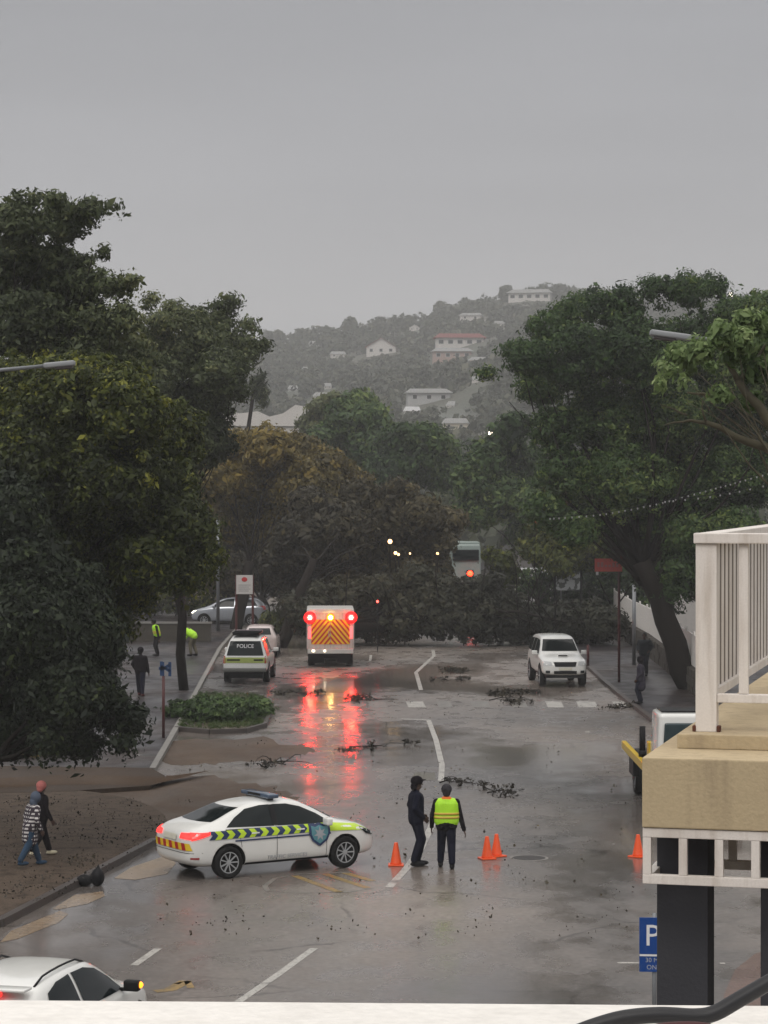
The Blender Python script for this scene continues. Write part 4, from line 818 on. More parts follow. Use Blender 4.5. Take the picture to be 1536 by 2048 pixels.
# far trucks beyond the fallen tree
def far_truck(name, label, px0, px1, pyt, D, paint, lamps, cat='truck', bar=False, hgt=2.7):
    c = P((px0 + px1) / 2, pyt, D); w_ = (px1 - px0) / FPX * D; t = thing(name, label, cat, (c.x, D, 0), R(90))
    zt = c.z
    bm = bmesh.new(); bbox(bm, -2.2, 0, -w_ / 2, w_ / 2, .6, zt, taper=(.9, .94)); bevel(bm, .1, 3); mesh_obj('body', bm, paint, t, True)
    zz = zt - .95
    bm = bmesh.new(); bbox(bm, -2.24, -2.10, -w_ * .42, w_ * .42, zz, zz + .66); bevel(bm, .04); mesh_obj('windscreen', bm, GLASS, t, True)
    bm = bmesh.new(); bbox(bm, -2.25, -2.15, -w_ * .34, w_ * .34, .8, 1.15); mesh_obj('grille', bm, BLACK, t)
    bm = bmesh.new(); bbox(bm, -2.32, -2.18, -w_ / 2, w_ / 2, .45, .72); mesh_obj('bumper', bm, BLACK, t)
    bm = bmesh.new(); bbox(bm, .05, 4.0, -w_ / 2, w_ / 2, .7, zt + .1); bevel(bm, .05); mesh_obj('box_body', bm, paint, t)
    for sd in (-1, 1):
        wheel(t, -1.2, sd * (w_ / 2 - .14), .42, .28, sd, STEEL, 6); wheel(t, 2.6, sd * (w_ / 2 - .14), .42, .28, sd, STEEL, 6)
        bm = bmesh.new(); box(bm, -2.1, sd * (w_ / 2 + .16), zz + .3, .08, .16, .36); mesh_obj('wing_mirror', bm, BLACK, t)
    for lx, ly, rr, mm in lamps:
        q = P(lx, ly, D - 2.3) - Vector((c.x, D, 0)); bm = bmesh.new(); sphere(bm, (q.y, -q.x, q.z), rr, 12); mesh_obj('lamp', bm, mm, t, True)
        bm = bmesh.new(); box(bm, q.y + .09, -q.x, q.z, .12, rr * 2.4, rr * 2.4); mesh_obj('lamp_mount', bm, BLACK, t)
    if bar:
        bm = bmesh.new(); bbox(bm, -1.7, -1.35, -w_ * .46, w_ * .46, zt, zt + .14); bevel(bm, .03); mesh_obj('light_bar', bm, WPAINT, t, True)
    return t
far_truck('fire_truck', 'pale truck with a bright red lamp seen above the middle of the fallen tree', 898, 960, 1088, 152, mat('pale green white paint', (.24, .29, .27), .35), [(940, 1147, .17, emis('far red lamp', (1, .02, .006), 12))], 'fire truck')
far_truck('recovery_truck', 'white vehicle with roof bar and amber lamp beyond the fallen tree', 1036, 1099, 1143, 146, mat('dull white paint', (.42, .42, .42), .35), [(1098, 1190, .10, emis('far amber lamp', (1, .12, .01), 9)), (1040, 1194, .05, emis('far pink lamp', (1, .6, .5), 6))], 'truck', True)
bm = bmesh.new()
t = thing('boom_crane', 'white folded boom standing above the pale truck', 'crane', (P(880, 1100, 158).x, 158, 0))
ps = [P(a, b, 158) - Vector(t.location) for a, b in ((872, 1075), (885, 1068), (900, 1078), (912, 1092))]
for a, b in zip(ps, ps[1:]): beam(bm, a, b, .3, .34)
mesh_obj('boom', bm, mat('dull white paint', (.42, .42, .42), .35), t)
bm = bmesh.new(); tube(bm, [(ps[0].x, 0, 0), ps[0]], .2, 8); beam(bm, (0, 0, 0), ps[2], .2, .2); mesh_obj('mast', bm, STEEL, t)
# a few far lamps on posts and a far car
def lamp_post(label, px, py, D, rr, m_):
    D = D - 10 if D < 145 else D; p = P(px, py, D); zb = float(hill_z(p.x, D)) if D > 195 else 0
    t = thing('street_lamp', label, 'street lamp', (p.x, D, zb), 0, 'small lit lamps in the far street')
    bm = bmesh.new(); tube(bm, [(0, .2, 0), (0, .2, p.z - zb + .1), (0, -.05, p.z - zb + .15)], .035, 6); mesh_obj('pole', bm, BARK, t)
    bm = bmesh.new(); sphere(bm, (0, 0, p.z - zb), rr, 10); mesh_obj('lamp_head', bm, m_, t, True)
lamp_post('largest yellow lamp shining through the branches of the fallen tree', 780, 1083, 139, .12, WARM)
lamp_post('left of two close warm lamps below the largest one', 791, 1106, 139, .09, WARM); lamp_post('right of two close warm lamps below the largest one', 797, 1109, 139.5, .07, WARM)
lamp_post('small warm lamp midway between the close pair and the pale truck', 820, 1107, 139, .05, WARM); lamp_post('small warm lamp beside the boom of the pale truck', 875, 1107, 140, .07, WARM)
lamp_post('single lamp beside the small white building on the lower hill', 981, 866, 300, .28, emis('far white lamp', (1, .85, .65), 4, (.5, .5, .5)))
lamp_post('single lamp on the skyline above the huge right tree', 1461, 590, 940, .9, emis('skyline lamp', (1, .9, .75), 4, (.5, .5, .5)))
t = thing('signal_lamp', 'small red lamp on a short post right of the rescue truck', 'lamp', (P(755, 1203, 119).x, 119.0, 0)); z_ = P(755, 1203, 119).z
bm = bmesh.new(); tube(bm, [(0, .15, 0), (0, .15, z_)], .025, 6); mesh_obj('post', bm, BLACK, t)
bm = bmesh.new(); sphere(bm, (0, 0, z_), .06, 10); mesh_obj('lamp_head', bm, emis('small red lamp', (1, .04, .03), 9), t, True)
q = P(886, 974, 420); zq = float(hill_z(q.x, 420))
t = thing('distant_car', 'distant car with red tail lights on the road beyond the trees', 'car', (q.x, 420, q.z - .9), R(90))
bm = bmesh.new(); bbox(bm, 0, 4.2, -.9, .9, .3, .95); bbox(bm, .4, 3.0, -.78, .78, .951, 1.45, taper=(.8, .85)); bevel(bm, .06); mesh_obj('body', bm, SILV, t, True)
for sd, rr in ((.62, .30), (-.62, .2)):
    bm = bmesh.new(); sphere(bm, (-.1, sd, .85), rr, 10); mesh_obj('tail_lamp', bm, emis('far tail lamp', (1, .05, .03), 4), t, True)
for x in (.8, 3.3):
    for sd in (-1, 1): wheel(t, x, sd * .8, .31, .2, sd)
# the road it stands on, climbing behind the trees
bm = bmesh.new(); f_ = []
for Yq in (330, 380, 430, 480): 
    xq = q.x * Yq / 420; zq2 = (q.z - .9) - (420 - Yq) * .035
    f_.append((bm.verts.new((xq - 4, Yq, zq2 - .02)), bm.verts.new((xq + 4, Yq, zq2 - .02)), bm.verts.new((xq + 4, Yq, zq2 - 6)), bm.verts.new((xq - 4, Yq, zq2 - 6))))
for a, b in zip(f_, f_[1:]):
    for k in range(4): bm.faces.new((a[k], a[(k + 1) % 4], b[(k + 1) % 4], b[k]))
bm.faces.new(f_[0]); bm.faces.new(f_[-1][::-1])
tag(mesh_obj('road', bm, ROAD), kind='structure')

# flatbed truck behind the beige block
t = thing('flatbed_truck', 'white cab flatbed truck with yellow deck edge half hidden behind the beige balcony', 'truck', (7.35, 57.5, 0), 0)
YP = mat('yellow truck paint', (.62, .42, .02), .35, 0, .3, .2)
bm = bmesh.new(); bbox(bm, -1.20, -1.08, 1.3, 7.2, 1.06, 1.26); bevel(bm, .02); mesh_obj('side_beam', bm, YP, t)
bm = bmesh.new(); bbox(bm, -1.06, .9, 1.9, 2.3, 1.0, 1.75); bevel(bm, .02); mesh_obj('headboard', bm, YP, t)
bm = bmesh.new(); bbox(bm, -.8, .8, .3, 7.8, .55, 1.0); mesh_obj('chassis', bm, BLACK, t)
bm = bmesh.new(); bbox(bm, -1.08, 1.1, 0, 1.75, .75, 2.58, taper=(.93, .9)); bevel(bm, .09, 3); c_ = mesh_obj('cab', bm, WPAINT, t, True)
bm = bmesh.new(); bbox(bm, -.93, .92, .02, .25, 1.6, 2.38, taper=(.95, 1.3)); bevel(bm, .05, 3); mesh_obj('windscreen', bm, mat('teal windscreen', (.02, .04, .045), .08, 0, .3), t, True)
bm = bmesh.new(); bbox(bm, -.9, .9, .5, 1.5, 2.585, 2.62); mesh_obj('roof_board', bm, BLACK, t)
bm = bmesh.new(); tube(bm, [(-1.06, 3.3, 1.25), (-1.06, 3.3, 2.0)], .075, 12); tube(bm, [(-1.06, 3.3, 1.25), (-1.06, 3.3, 1.42)], .095, 12); mesh_obj('stake_post', bm, BLACK, t, True)
bm = bmesh.new(); bbox(bm, -1.16, -1.0, 4.6, 5.6, .62, 1.04); bevel(bm, .02); mesh_obj('tool_box', bm, BLACK, t)
for sd in (-1, 1):
    for yy_ in (.9, 6.2):
        w_ = wheel(t, 0, 0, .45, .3, sd, STEEL, 6); w_.rotation_euler = (0, 0, R(90) * (1)); w_.location = (sd * .82 * -1, yy_, .45)
# ------------------------------------------------------------------ people
SKIN = mat('brown skin', (.16, .085, .055), .5); SKIND = mat('dark brown skin', (.07, .038, .026), .5)
def cap(bm, a, b, ra, rb, seg=12):
    a = Vector(a); b = Vector(b); d = b - a
    if d.length < 1e-4: sphere(bm, a, ra, seg); return
    tube(bm, [a, b], [ra, rb], seg); sphere(bm, a, ra, seg); sphere(bm, b, rb, seg)
def union(name, bm, voxel, m, parent, smooth_it=2):
    me = bpy.data.meshes.new('t'); bmesh.ops.recalc_face_normals(bm, faces=bm.faces[:]); bm.to_mesh(me); bm.free()
    o = bpy.data.objects.new('t', me); col.objects.link(o)
    r = o.modifiers.new('r', 'REMESH'); r.mode = 'VOXEL'; r.voxel_size = voxel
    s = o.modifiers.new('s', 'SMOOTH'); s.iterations = smooth_it; s.factor = .5
    ev = evaluated(o); bpy.data.objects.remove(o); ev.name = name
    for p in ev.polygons: p.use_smooth = True
    ev.materials.clear(); ev.materials.append(m)
    return link(bpy.data.objects.new(name, ev), parent)
def ell(bm, c, r, seg=14):
    bmesh.ops.create_uvsphere(bm, u_segments=seg, v_segments=seg // 2 + 2, radius=1, matrix=Matrix.Translation(c) @ Matrix.Diagonal((*r, 1)))
def person(label, loc, rz, h=1.76, lf=(0, .10), rf=(0, -.10), lh=(.0, .30, .80), rh=(.0, -.30, .80), skin=SKIND, top=None, bottom=None, shoe=BLACK, hat=None, hatm=None, vest=None, lean=0, look=0, vox=.012, coat=False, build=1.0, group=None, bandm=None, liftl=0, liftr=0, headdown=0, scarf=None):
    """local +x is the way the person faces; lf/rf foot (x,y), lh/rh hand (x,y,z)"""
    t = thing('person', label, 'person', loc, rz, group); t.scale = (h / 1.78,) * 3; k = build
    pel = Vector((0, 0, .96)); 
    def L_(p):  # lean the upper body forward about the hips
        p = Vector(p) - pel; p.rotate(Matrix.Rotation(lean, 3, 'Y')); return p + pel
    neck = L_((0, 0, 1.47)); head = L_((.025 + headdown, 0, 1.65)); sl_, sr_ = L_((0, .19 * k, 1.42)), L_((0, -.19 * k, 1.42))
    hl, hr = Vector(lh), Vector(rh)
    def elbow(s, hd, sd):
        m_ = (s + hd) / 2; d = (hd - s).length; q = max(.0, .30 ** 2 - (d / 2) ** 2) ** .5; return m_ + Vector((-.75 * q, sd * .45 * q, -.1 * q))
    el, er = elbow(sl_, hl, 1), elbow(sr_, hr, -1)
    al, ar = Vector((lf[0], lf[1], .09 + liftl)), Vector((rf[0], rf[1], .09 + liftr))
    pl, pr = pel + Vector((0, .09, -.03)), pel + Vector((0, -.09, -.03))
    def knee(p, a):
        m_ = (p + a) / 2; d = (p - a).length; q = max(0, .435 ** 2 - (d / 2) ** 2) ** .5; return m_ + Vector((q, 0, .02))
    kl, kr = knee(pl, al), knee(pr, ar)
    bm = bmesh.new()
    cap(bm, pel, L_((0, 0, 1.15)), .135, .13); ell(bm, L_((0, 0, 1.30)), (.12, .175 * k, .2)); ell(bm, pel, (.12, .16, .11)); cap(bm, neck - Vector((0, 0, .06)), head - Vector((0, 0, .08)), .058, .055)
    hd = lambda x, y, z: head + Matrix.Rotation(look, 3, 'Z') @ Vector((x, y, z))
    ell(bm, hd(0, 0, .02), (.098, .078, .115)); ell(bm, hd(.035, 0, -.07), (.055, .052, .05)); cap(bm, hd(.09, 0, .02), hd(.108, 0, -.022), .010, .016, 8)
    for s in (-1, 1): ell(bm, hd(0, s * .08, 0), (.022, .012, .034), 8); ell(bm, hd(.083, s * .032, .035), (.016, .02, .009), 8)
    ell(bm, hd(.088, 0, -.055), (.012, .026, .007), 8)
    for s, e, hh, sd in ((sl_, el, hl, 1), (sr_, er, hr, -1)):
        cap(bm, s, e, .052, .040); cap(bm, e, hh, .040, .026)
        d = (hh - e).normalized(); sdv = Vector((0, sd, 0)); sdv = (sdv - d * sdv.dot(d)).normalized(); fw_ = d.cross(sdv) * -sd
        if fw_.x < 0: fw_ = -fw_
        palm = hh + d * .055; 
        for i in range(4): cap(bm, hh + fw_ * (i - 1.5) * .014, hh + d * .09 + fw_ * (i - 1.5) * .022, .020, .014, 8)
        for i, ln in enumerate((.062, .074, .078, .066)):
            b0 = hh + d * .09 + fw_ * (i - 1.5) * -.023; b1 = b0 + d * ln * .55 - sdv * .008; b2 = b1 + d * ln * .4 - sdv * .022
            cap(bm, b0, b1, .010, .009, 8); cap(bm, b1, b2, .009, .0075, 8)
        cap(bm, hh + d * .025 + fw_ * .02, hh + d * .06 + fw_ * .052, .014, .011, 8); cap(bm, hh + d * .06 + fw_ * .052, hh + d * .095 + fw_ * .055 - sdv * .015, .011, .009, 8)
    for p, q, a, f in ((pl, kl, al, lf), (pr, kr, ar, rf)):
        cap(bm, p, q, .085, .055); cap(bm, q, a, .055, .038); ell(bm, a + Vector((.06, 0, -.045)), (.12, .042, .042))
    union('body', bm, vox * .75, skin, t, 1)
    ex = .022
    bm = bmesh.new()
    ell(bm, L_((0, 0, 1.32)), (.15, .21 * k, .17)); [cap(bm, L_((0, s_ * .10 * k, 1.36)), pel + Vector((0, s_ * .085 * k, -.04)), .14, .14) for s_ in (-1, 0, 1)]; ell(bm, pel, (.155, .19 * k, .12)); cap(bm, sl_ + Vector((0, 0, -.0)), sr_, .075, .075); cap(bm, neck - Vector((0, 0, .03)), neck + Vector((0, 0, .02)), .075, .07)
    for s, e, hh in ((sl_, el, hl), (sr_, er, hr)): cap(bm, s, e, .078, .062); cap(bm, e, e.lerp(hh, .93), .062, .048)
    if coat: cap(bm, pel, pel + Vector((0, 0, -.30)), .18, .20)
    union('jacket', bm, vox, top, t)
    bm = bmesh.new(); ell(bm, pel - Vector((0, 0, .04)), (.14, .175, .12))
    for p, q, a in ((pl, kl, al), (pr, kr, ar)): cap(bm, p, q, .118, .094); cap(bm, q, a + Vector((0, 0, .055)), .094, .072)
    union('trousers', bm, vox, bottom, t)
    for a, f in ((al, lf), (ar, rf)):
        bm = bmesh.new(); ell(bm, a + Vector((.075, 0, -.04)), (.16, .06, .052)); cap(bm, a, a + Vector((0, 0, .05)), .055, .06)
        o = union('shoe', bm, vox, shoe, t)
    bm = bmesh.new()
    if hat == 'hood': ell(bm, hd(-.015, 0, .02), (.135, .122, .15)); cap(bm, neck, neck + Vector((-.02, 0, .09)), .09, .09); 
    elif hat == 'cap': ell(bm, hd(-.01, 0, .05), (.128, .11, .105)); ell(bm, hd(.12, 0, .065), (.075, .07, .014)); ell(bm, hd(-.07, 0, -.06), (.07, .08, .09))
    elif hat == 'beanie': ell(bm, hd(-.015, 0, .045), (.130, .118, .118)); ell(bm, hd(-.05, 0, -.03), (.08, .09, .09))
    else: ell(bm, hd(-.022, 0, .035), (.115, .1, .115))
    union({'hood': 'hood', 'cap': 'cap', 'beanie': 'beanie'}.get(hat, 'hair'), bm, vox, hatm or BLACK, t)
    if scarf:
        bm = bmesh.new(); cap(bm, neck + Vector((-.03, .05, .0)), neck + Vector((-.03, -.05, .0)), .075, .075); union('collar', bm, vox, scarf, t)
    if vest:
        bm = bmesh.new(); [cap(bm, L_((0, s_ * .105 * k, 1.36)), L_((0, s_ * .105 * k, 1.03)), .152, .155) for s_ in (-1, -.5, 0, .5, 1)]; ell(bm, L_((0, 0, 1.46)), (.12, .20 * k, .06))
        v = union('vest', bm, vox, vest, t)
        if bandm:
            for z in (1.10, 1.18):
                bm = bmesh.new(); c0_ = L_((0, 0, z)); poly_prism(bm, [(c0_.x + .161 * math.cos(a_), math.copysign(.105 * k, math.sin(a_)) + .161 * math.sin(a_)) for a_ in [2 * math.pi * (q_ + .5) / 28 for q_ in range(28)]], c0_.z - .025, c0_.z + .025); mesh_obj('reflective_band', bm, bandm, v, True)
    return t
DNAVY = mat('dark navy cloth', (.009, .010, .020), .9, var=.3, bump=.6, spec=.08); BAGM = mat('black bag film', (.006, .006, .007), .5, spec=.15); DBLK = mat('black cloth', (.010, .008, .010), .9, var=.3, bump=.6, spec=.08); JEANS = mat('blue denim', (.022, .05, .09), .9, var=.3, bump=.3)
VEST = mat('fluorescent lime vest', (.42, .80, .03), .6, var=.12, bump=.2); VBAND = mat('amber reflective band', (.60, .42, .06), .4); ORG = mat('orange cloth', (.7, .16, .02), .7)
p1 = G(832, 1732); p2 = G(893, 1736)
person('tall man in dark hooded rain suit standing beside a single cone with his back turned', (p1.x, p1.y, 0), R(12), 1.84, (.05, .08), (-.06, -.09), (.16, .17, 1.0), (.12, -.19, .98), top=DNAVY, bottom=DNAVY, hat='cap', hatm=DBLK, vox=.011, build=1.0, look=R(8))
person('man in lime reflective vest and black cap walking away in the road', (p2.x, p2.y, 0), R(88), 1.70, (.14, .13), (-.16, -.12), (.10, .32, .86), (.06, -.38, .80), top=DBLK, bottom=DNAVY, hat='beanie', hatm=mat('dark grey knit', (.022, .02, .024), .9), vest=VEST, bandm=VBAND, vox=.011, build=1.12, scarf=ORG)
# plaid shirt
def plaid():
    m, n, l, b = nmat('plaid cloth'); tcx = n.new('ShaderNodeTexCoord'); s = n.new('ShaderNodeSeparateXYZ'); l.new(tcx.outputs['Object'], s.inputs[0])
    def wv(o, sc_):
        q = n.new('ShaderNodeMath'); q.operation = 'MULTIPLY'; q.inputs[1].default_value = sc_; l.new(o, q.inputs[0]); z = n.new('ShaderNodeMath'); z.operation = 'SINE'; l.new(q.outputs[0], z.inputs[0]); g = n.new('ShaderNodeMath'); g.operation = 'GREATER_THAN'; g.inputs[1].default_value = 0; l.new(z.outputs[0], g.inputs[0]); return g.outputs[0]
    a = n.new('ShaderNodeMath'); a.operation = 'ADD'; l.new(s.outputs['X'], a.inputs[0]); l.new(s.outputs['Y'], a.inputs[1])
    m_ = n.new('ShaderNodeMath'); m_.operation = 'MULTIPLY'; l.new(wv(a.outputs[0], 70), m_.inputs[0]); l.new(wv(s.outputs['Z'], 70), m_.inputs[1])
    x = n.new('ShaderNodeMixRGB'); x.inputs[1].default_value = (.03, .02, .03, 1); x.inputs[2].default_value = (.55, .53, .52, 1); l.new(m_.outputs[0], x.inputs[0]); l.new(x.outputs[0], b.inputs['Base Color']); b.inputs['Roughness'].default_value = .85
    return m
pa = G(60, 1732, .11); pb = G(82, 1712, .11)
person('person in checked shirt, grey hood and blue jeans walking on the left verge', (pa.x, pa.y, .11), R(35), 1.50, (.28, .09), (-.30, -.09), (.26, .22, .98), (.15, -.30, .88), top=plaid(), bottom=JEANS, shoe=JEANS, hat='hood', hatm=mat('grey blue hood', (.07, .09, .13), .8), lean=R(12), vox=.014, build=1.1, coat=True, group=None, liftr=.04)
person('person in pink cap, black jacket and pale shoes walking beside the checked shirt', (pb.x, pb.y, .11), R(35), 1.55, (.26, .09), (-.28, -.09), (.22, .22, 1.0), (.15, -.26, .88), top=DBLK, bottom=DBLK, shoe=mat('pale cream shoe', (.55, .50, .36), .6), hat='beanie', hatm=mat('pink knit cap', (.60, .20, .18), .8), vox=.014, liftr=.04)
pd = G(281, 1392, .11); person('person in black clothes walking along the left pavement behind the low boughs', (pd.x, pd.y, .11), R(75), 1.80, (.25, .15), (-.22, -.15), (.15, .25, .95), (.1, -.28, .85), top=DBLK, bottom=DNAVY, shoe=mat('dark red shoe', (.07, .015, .015), .6), hat='beanie', hatm=DBLK, vox=.018)
pe = G(315, 1312, .11); person('worker in bright lime vest with head bowed by the dark hedge left of the pole', (pe.x, pe.y, .11), R(200), 1.72, top=DBLK, bottom=DBLK, hat=None, vest=VEST, bandm=VBAND, vox=.022, lean=R(14))
pf = G(388, 1312, .11); person('worker in bright lime vest bending down near the silver hatchback', (pf.x, pf.y, .11), R(160), 1.75, (.1, .12), (-.08, -.12), (.62, .15, .70), (.60, -.15, .72), top=VEST, bottom=mat('khaki cloth', (.10, .09, .06), .8), vest=VEST, vox=.022, lean=R(58))
pg = G(1281, 1408, .11); person('person in a long dark coat standing at the kerb on the right pavement', (pg.x, pg.y, .11), R(170), 1.70, (.02, .07), (-.02, -.07), (.12, .18, .92), (.1, -.18, .92), top=mat('dark plum coat', (.020, .016, .028), .8), bottom=DNAVY, hat='hood', hatm=DBLK, coat=True, vox=.018, build=1.05)
ph = G(1289, 1352, .11); person('person in dark bluish clothes standing farther back by the stone wall', (ph.x, ph.y, .11), R(250), 1.78, (.02, .09), (-.02, -.09), (.15, .24, 1.05), (.15, -.24, 1.05), top=mat('slate jacket', (.018, .024, .03), .8), bottom=DNAVY, hat=None, vox=.018, build=1.15)
# ------------------------------------------------------------------ cones
CONE = mat('fluorescent orange plastic', (.85, .10, .02), .35, 0, .2, .12)
cn = thing('traffic_cone', 'orange cone standing alone left of the tall man in dark clothes', 'traffic cone', (0, 0, 0), 0, 'orange traffic cones on the road')
bm = bmesh.new(); lathe(bm, [(.125, .03), (.115, .06), (.04, .46), (.036, .475), (.028, .478)], 24); mesh_obj('cone_body', bm, CONE, cn, True)
bm = bmesh.new(); box(bm, 0, 0, .018, .32, .32, .034); bevel(bm, .012); mesh_obj('base', bm, CONE, cn)
for i, (px, py, lb_) in enumerate([(792, 1731, None), (974, 1718, 'nearer cone of the touching pair right of the man in the vest'), (993, 1713, 'farther cone of the touching pair right of the man in the vest'), (1276, 1714, 'orange cone at the right edge of the road beside the white trellis')]):
    c_ = cn if i == 0 else copy_tree(cn); g_ = G(px, py); c_.location = (g_.x, g_.y, 0); c_.rotation_euler = (0, 0, .3 * i)
    if lb_: c_['label'] = lb_
# ------------------------------------------------------------------ balcony building at the right
RZ = R(-14.6); KX, KY = P(1390, 1066, 14).x, 14.0
BEIGE = weathered('beige plaster', (.50, .40, .25), (.30, .23, .15), .8, .5, .6, .6); BW = weathered('white painted timber', (.78, .725, .67), (.50, .43, .36), .5, .6, 1.0, .12); DG = mat('charcoal plaster', (.052, .053, .060), .8, var=.12, scale=6, bump=.3, spec=.2)
rz_ = lambda X_, Y_: (KX + X_ * math.cos(RZ) - Y_ * math.sin(RZ), KY + X_ * math.sin(RZ) + Y_ * math.cos(RZ))
def zat(py, D): return P(768, py, D).z
z_top = zat(1066, 14)
bal = thing('balcony', 'beige plastered balcony on charcoal columns in the right foreground', 'balcony', (*rz_(0, 0), 0), RZ)
zu1, zu0, zl1, zl0 = zat(1455, 14), zat(1508, 13.9), zat(1517, 13.35), zat(1657, 13.35)
lx = P(1284, 1500, 13.35).x; 
Ri = Matrix.Rotation(-RZ, 3, 'Z')
def loc_of(px, py, D): return Ri @ (P(px, py, D) - Vector((*rz_(0, 0), 0)))
q1 = loc_of(1284, 1515, 13.38); q2 = loc_of(1354, 1468, 13.85)
bm = bmesh.new(); bbox(bm, q1.x, 5, q1.y, 6, q1.z - .375, q1.z); bevel(bm, .008, 2); mesh_obj('fascia', bm, BEIGE, bal)
bm = bmesh.new(); bbox(bm, q2.x, 5, q2.y, 5.8, q1.z + .001, q2.z); bevel(bm, .006, 2); mesh_obj('parapet', bm, BEIGE, bal)
# railing
rl = thing('railing', 'white timber railing with slatted side standing on the beige balcony', 'railing', (*rz_(0, 0), 0), RZ)
z0 = q2.z
bm = bmesh.new(); bbox(bm, -.005, 3.2, -.03, .085, z_top - .058, z_top); bevel(bm, .006, 2); mesh_obj('top_rail', bm, BW, rl)
bm = bmesh.new(); bbox(bm, -.005, .115, .087, 4.2, z_top - .058, z_top - .002); bevel(bm, .005, 2); mesh_obj('top_rail', bm, BW, rl)
def post(x, y, wx, wy, za, zb): 
    bm = bmesh.new(); bbox(bm, x, x + wx, y, y + wy, za, zb); bevel(bm, .004, 2); return mesh_obj('post', bm, BW, rl)
post(.005, -.012, .118, .10, z0, z_top - .06)
for x in (.245, .62, .995, 1.37): post(x, -.0, .052, .052, z0 + .215, z_top - .06)
bm = bmesh.new(); bbox(bm, .125, 3.2, -.004, .06, z0 + .165, z0 + .213); bevel(bm, .004); mesh_obj('bottom_rail', bm, BW, rl)
bm = bmesh.new(); bbox(bm, .02, .085, .12, 4.2, z0 + .165, z0 + .213); mesh_obj('bottom_rail', bm, BW, rl)
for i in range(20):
    bm = bmesh.new(); y = .14 + i * .20; bbox(bm, .035, .06, y, y + .115, z0 + .213, z_top - .06); bevel(bm, .002); s_ = mesh_obj('slat', bm, BW, rl); bm = bmesh.new(); bbox(bm, .0375, .0575, y + .1155, y + .1995, z0 + .213, z_top - .06); mesh_obj('gap_shade_strip', bm, mat('brown gap shade', (.16, .13, .11), .8), s_)  # dark strip between slats: shade of the open gap put into colour
for x_ in (-.012, .124):
    bm = bmesh.new(); bbox(bm, x_, x_ + .02, -.02, .04, z0, z0 + .035); bevel(bm, .006); mesh_obj('rusty_bracket', bm, mat('rusty steel', (.10, .035, .02), .7, var=.5, scale=20), rl)
# flat roof seen between the rails and a dark item on it
bm = bmesh.new(); bbox(bm, .35, 4.5, .9, 5.5, z0 - .02, z0 + .03); mesh_obj('floor_slab', bm, mat('pale floor screed', (.30, .265, .225), .7, var=.15), bal)
t = thing('folded_awning', 'dark folded awning lying on the balcony floor at the right edge', 'awning', (*rz_(.95, 1.6), z0 + .03), RZ)
bm = bmesh.new(); box(bm, 0, 0, .14, .9, .45, .26, taper=(.75, .6)); bevel(bm, .05, 3); mesh_obj('fabric', bm, mat('dark canvas', (.02, .02, .025), .8, bump=.5), t)
bm = bmesh.new(); tube(bm, [(-.5, -.1, .3), (.5, .05, .33)], .02, 8); mesh_obj('pole', bm, mat('grey metal', (.2, .2, .2), .4, .5), t)
# trellis under the fascia and columns
tz1 = q1.z - .378; tz0 = tz1 - .30
trl = thing('trellis', 'white timber trellis frame hanging under the beige balcony', 'trellis', (*rz_(0, 0), 0), RZ)
def tb(nm, x0, x1, y0, y1, za, zb):
    bm = bmesh.new(); bbox(bm, x0, x1, y0, y1, za, zb); bevel(bm, .004, 2); mesh_obj(nm, bm, BW, trl)
X0 = q1.x + .002
for yf in (q1.y + .01, q1.y + .62):
    tb('rail', X0, 4, yf, yf + .05, tz1 - .05, tz1); tb('rail', X0, 4, yf, yf + .05, tz0, tz0 + .05)
    for k in range(12):
        x = X0 + k * .193; tb('upright', x, x + .045, yf + .002, yf + .048, tz0 + .05, tz1 - .05)
tb('rail', X0, X0 + .05, q1.y + .062, q1.y + .618, tz0, tz0 + .05)
cl = loc_of(1326, 1800, 13.9)
for i, x in enumerate((cl.x, cl.x + .565)):
    t = thing('column', ['charcoal column beside the blue parking sign', 'charcoal column cut by the right edge of the picture'][i], 'column', (*rz_(x + .14, q1.y + .45), 0), RZ, 'columns carrying the balcony')
    bm = bmesh.new(); bbox(bm, -.14, .14, -.14, .14, .0, tz1 - .002); bevel(bm, .006); mesh_obj('shaft', bm, DG, t)
    bm = bmesh.new(); bbox(bm, -.19, .19, -.19, .19, 0, .35); bevel(bm, .01); mesh_obj('plinth', bm, DG, t)
# parking sign
g_ = P(1309, 1873, 33); t = thing('parking_sign', 'blue parking sign with white letter and small time plate', 'parking sign', (g_.x, 33, 0), R(-4))
SB = mat('sign blue', (.008, .055, .24), .4, var=.1); z_ = g_.z
bm = bmesh.new(); tube(bm, [(.0, .05, 0), (0, .05, z_ + .3)], .03, 10); mesh_obj('pole', bm, STEEL, t, True)
bm = bmesh.new(); bbox(bm, -.2, .22, -.0, .012, z_ - .235, z_ + .25); bevel(bm, .004); s1 = mesh_obj('sign_plate', bm, SB, t)
bm = bmesh.new(); bbox(bm, -.2, .22, -.0, .012, z_ - .47, z_ - .255); bevel(bm, .004); s2 = mesh_obj('time_plate', bm, SB, t)
def text_on(s, size, x, y, z, m, parent, nm='lettering', bold=0):
    me = text_mesh(s, size); 
    bmx = bmesh.new(); bmx.from_mesh(me); bmesh.ops.solidify(bmx, geom=bmx.faces[:], thickness=.004); bmx.to_mesh(me); bmx.free()
    me.materials.clear(); me.materials.append(m); o = link(bpy.data.objects.new(nm, me), parent); o.rotation_euler = (math.pi / 2, 0, 0); o.location = (x, y, z); return o
text_on('P', .40, -.03, -.003, z_ + .0, WT, s1); text_on('30 MIN', .085, .01, -.003, z_ - .315, GT, s2); text_on('ONLY', .085, .01, -.003, z_ - .41, GT, s2)
bm = bmesh.new(); bbox(bm, -.195, .215, -.005, -.001, z_ - .262, z_ - .238); mesh_obj('white_edge', bm, WT, t)
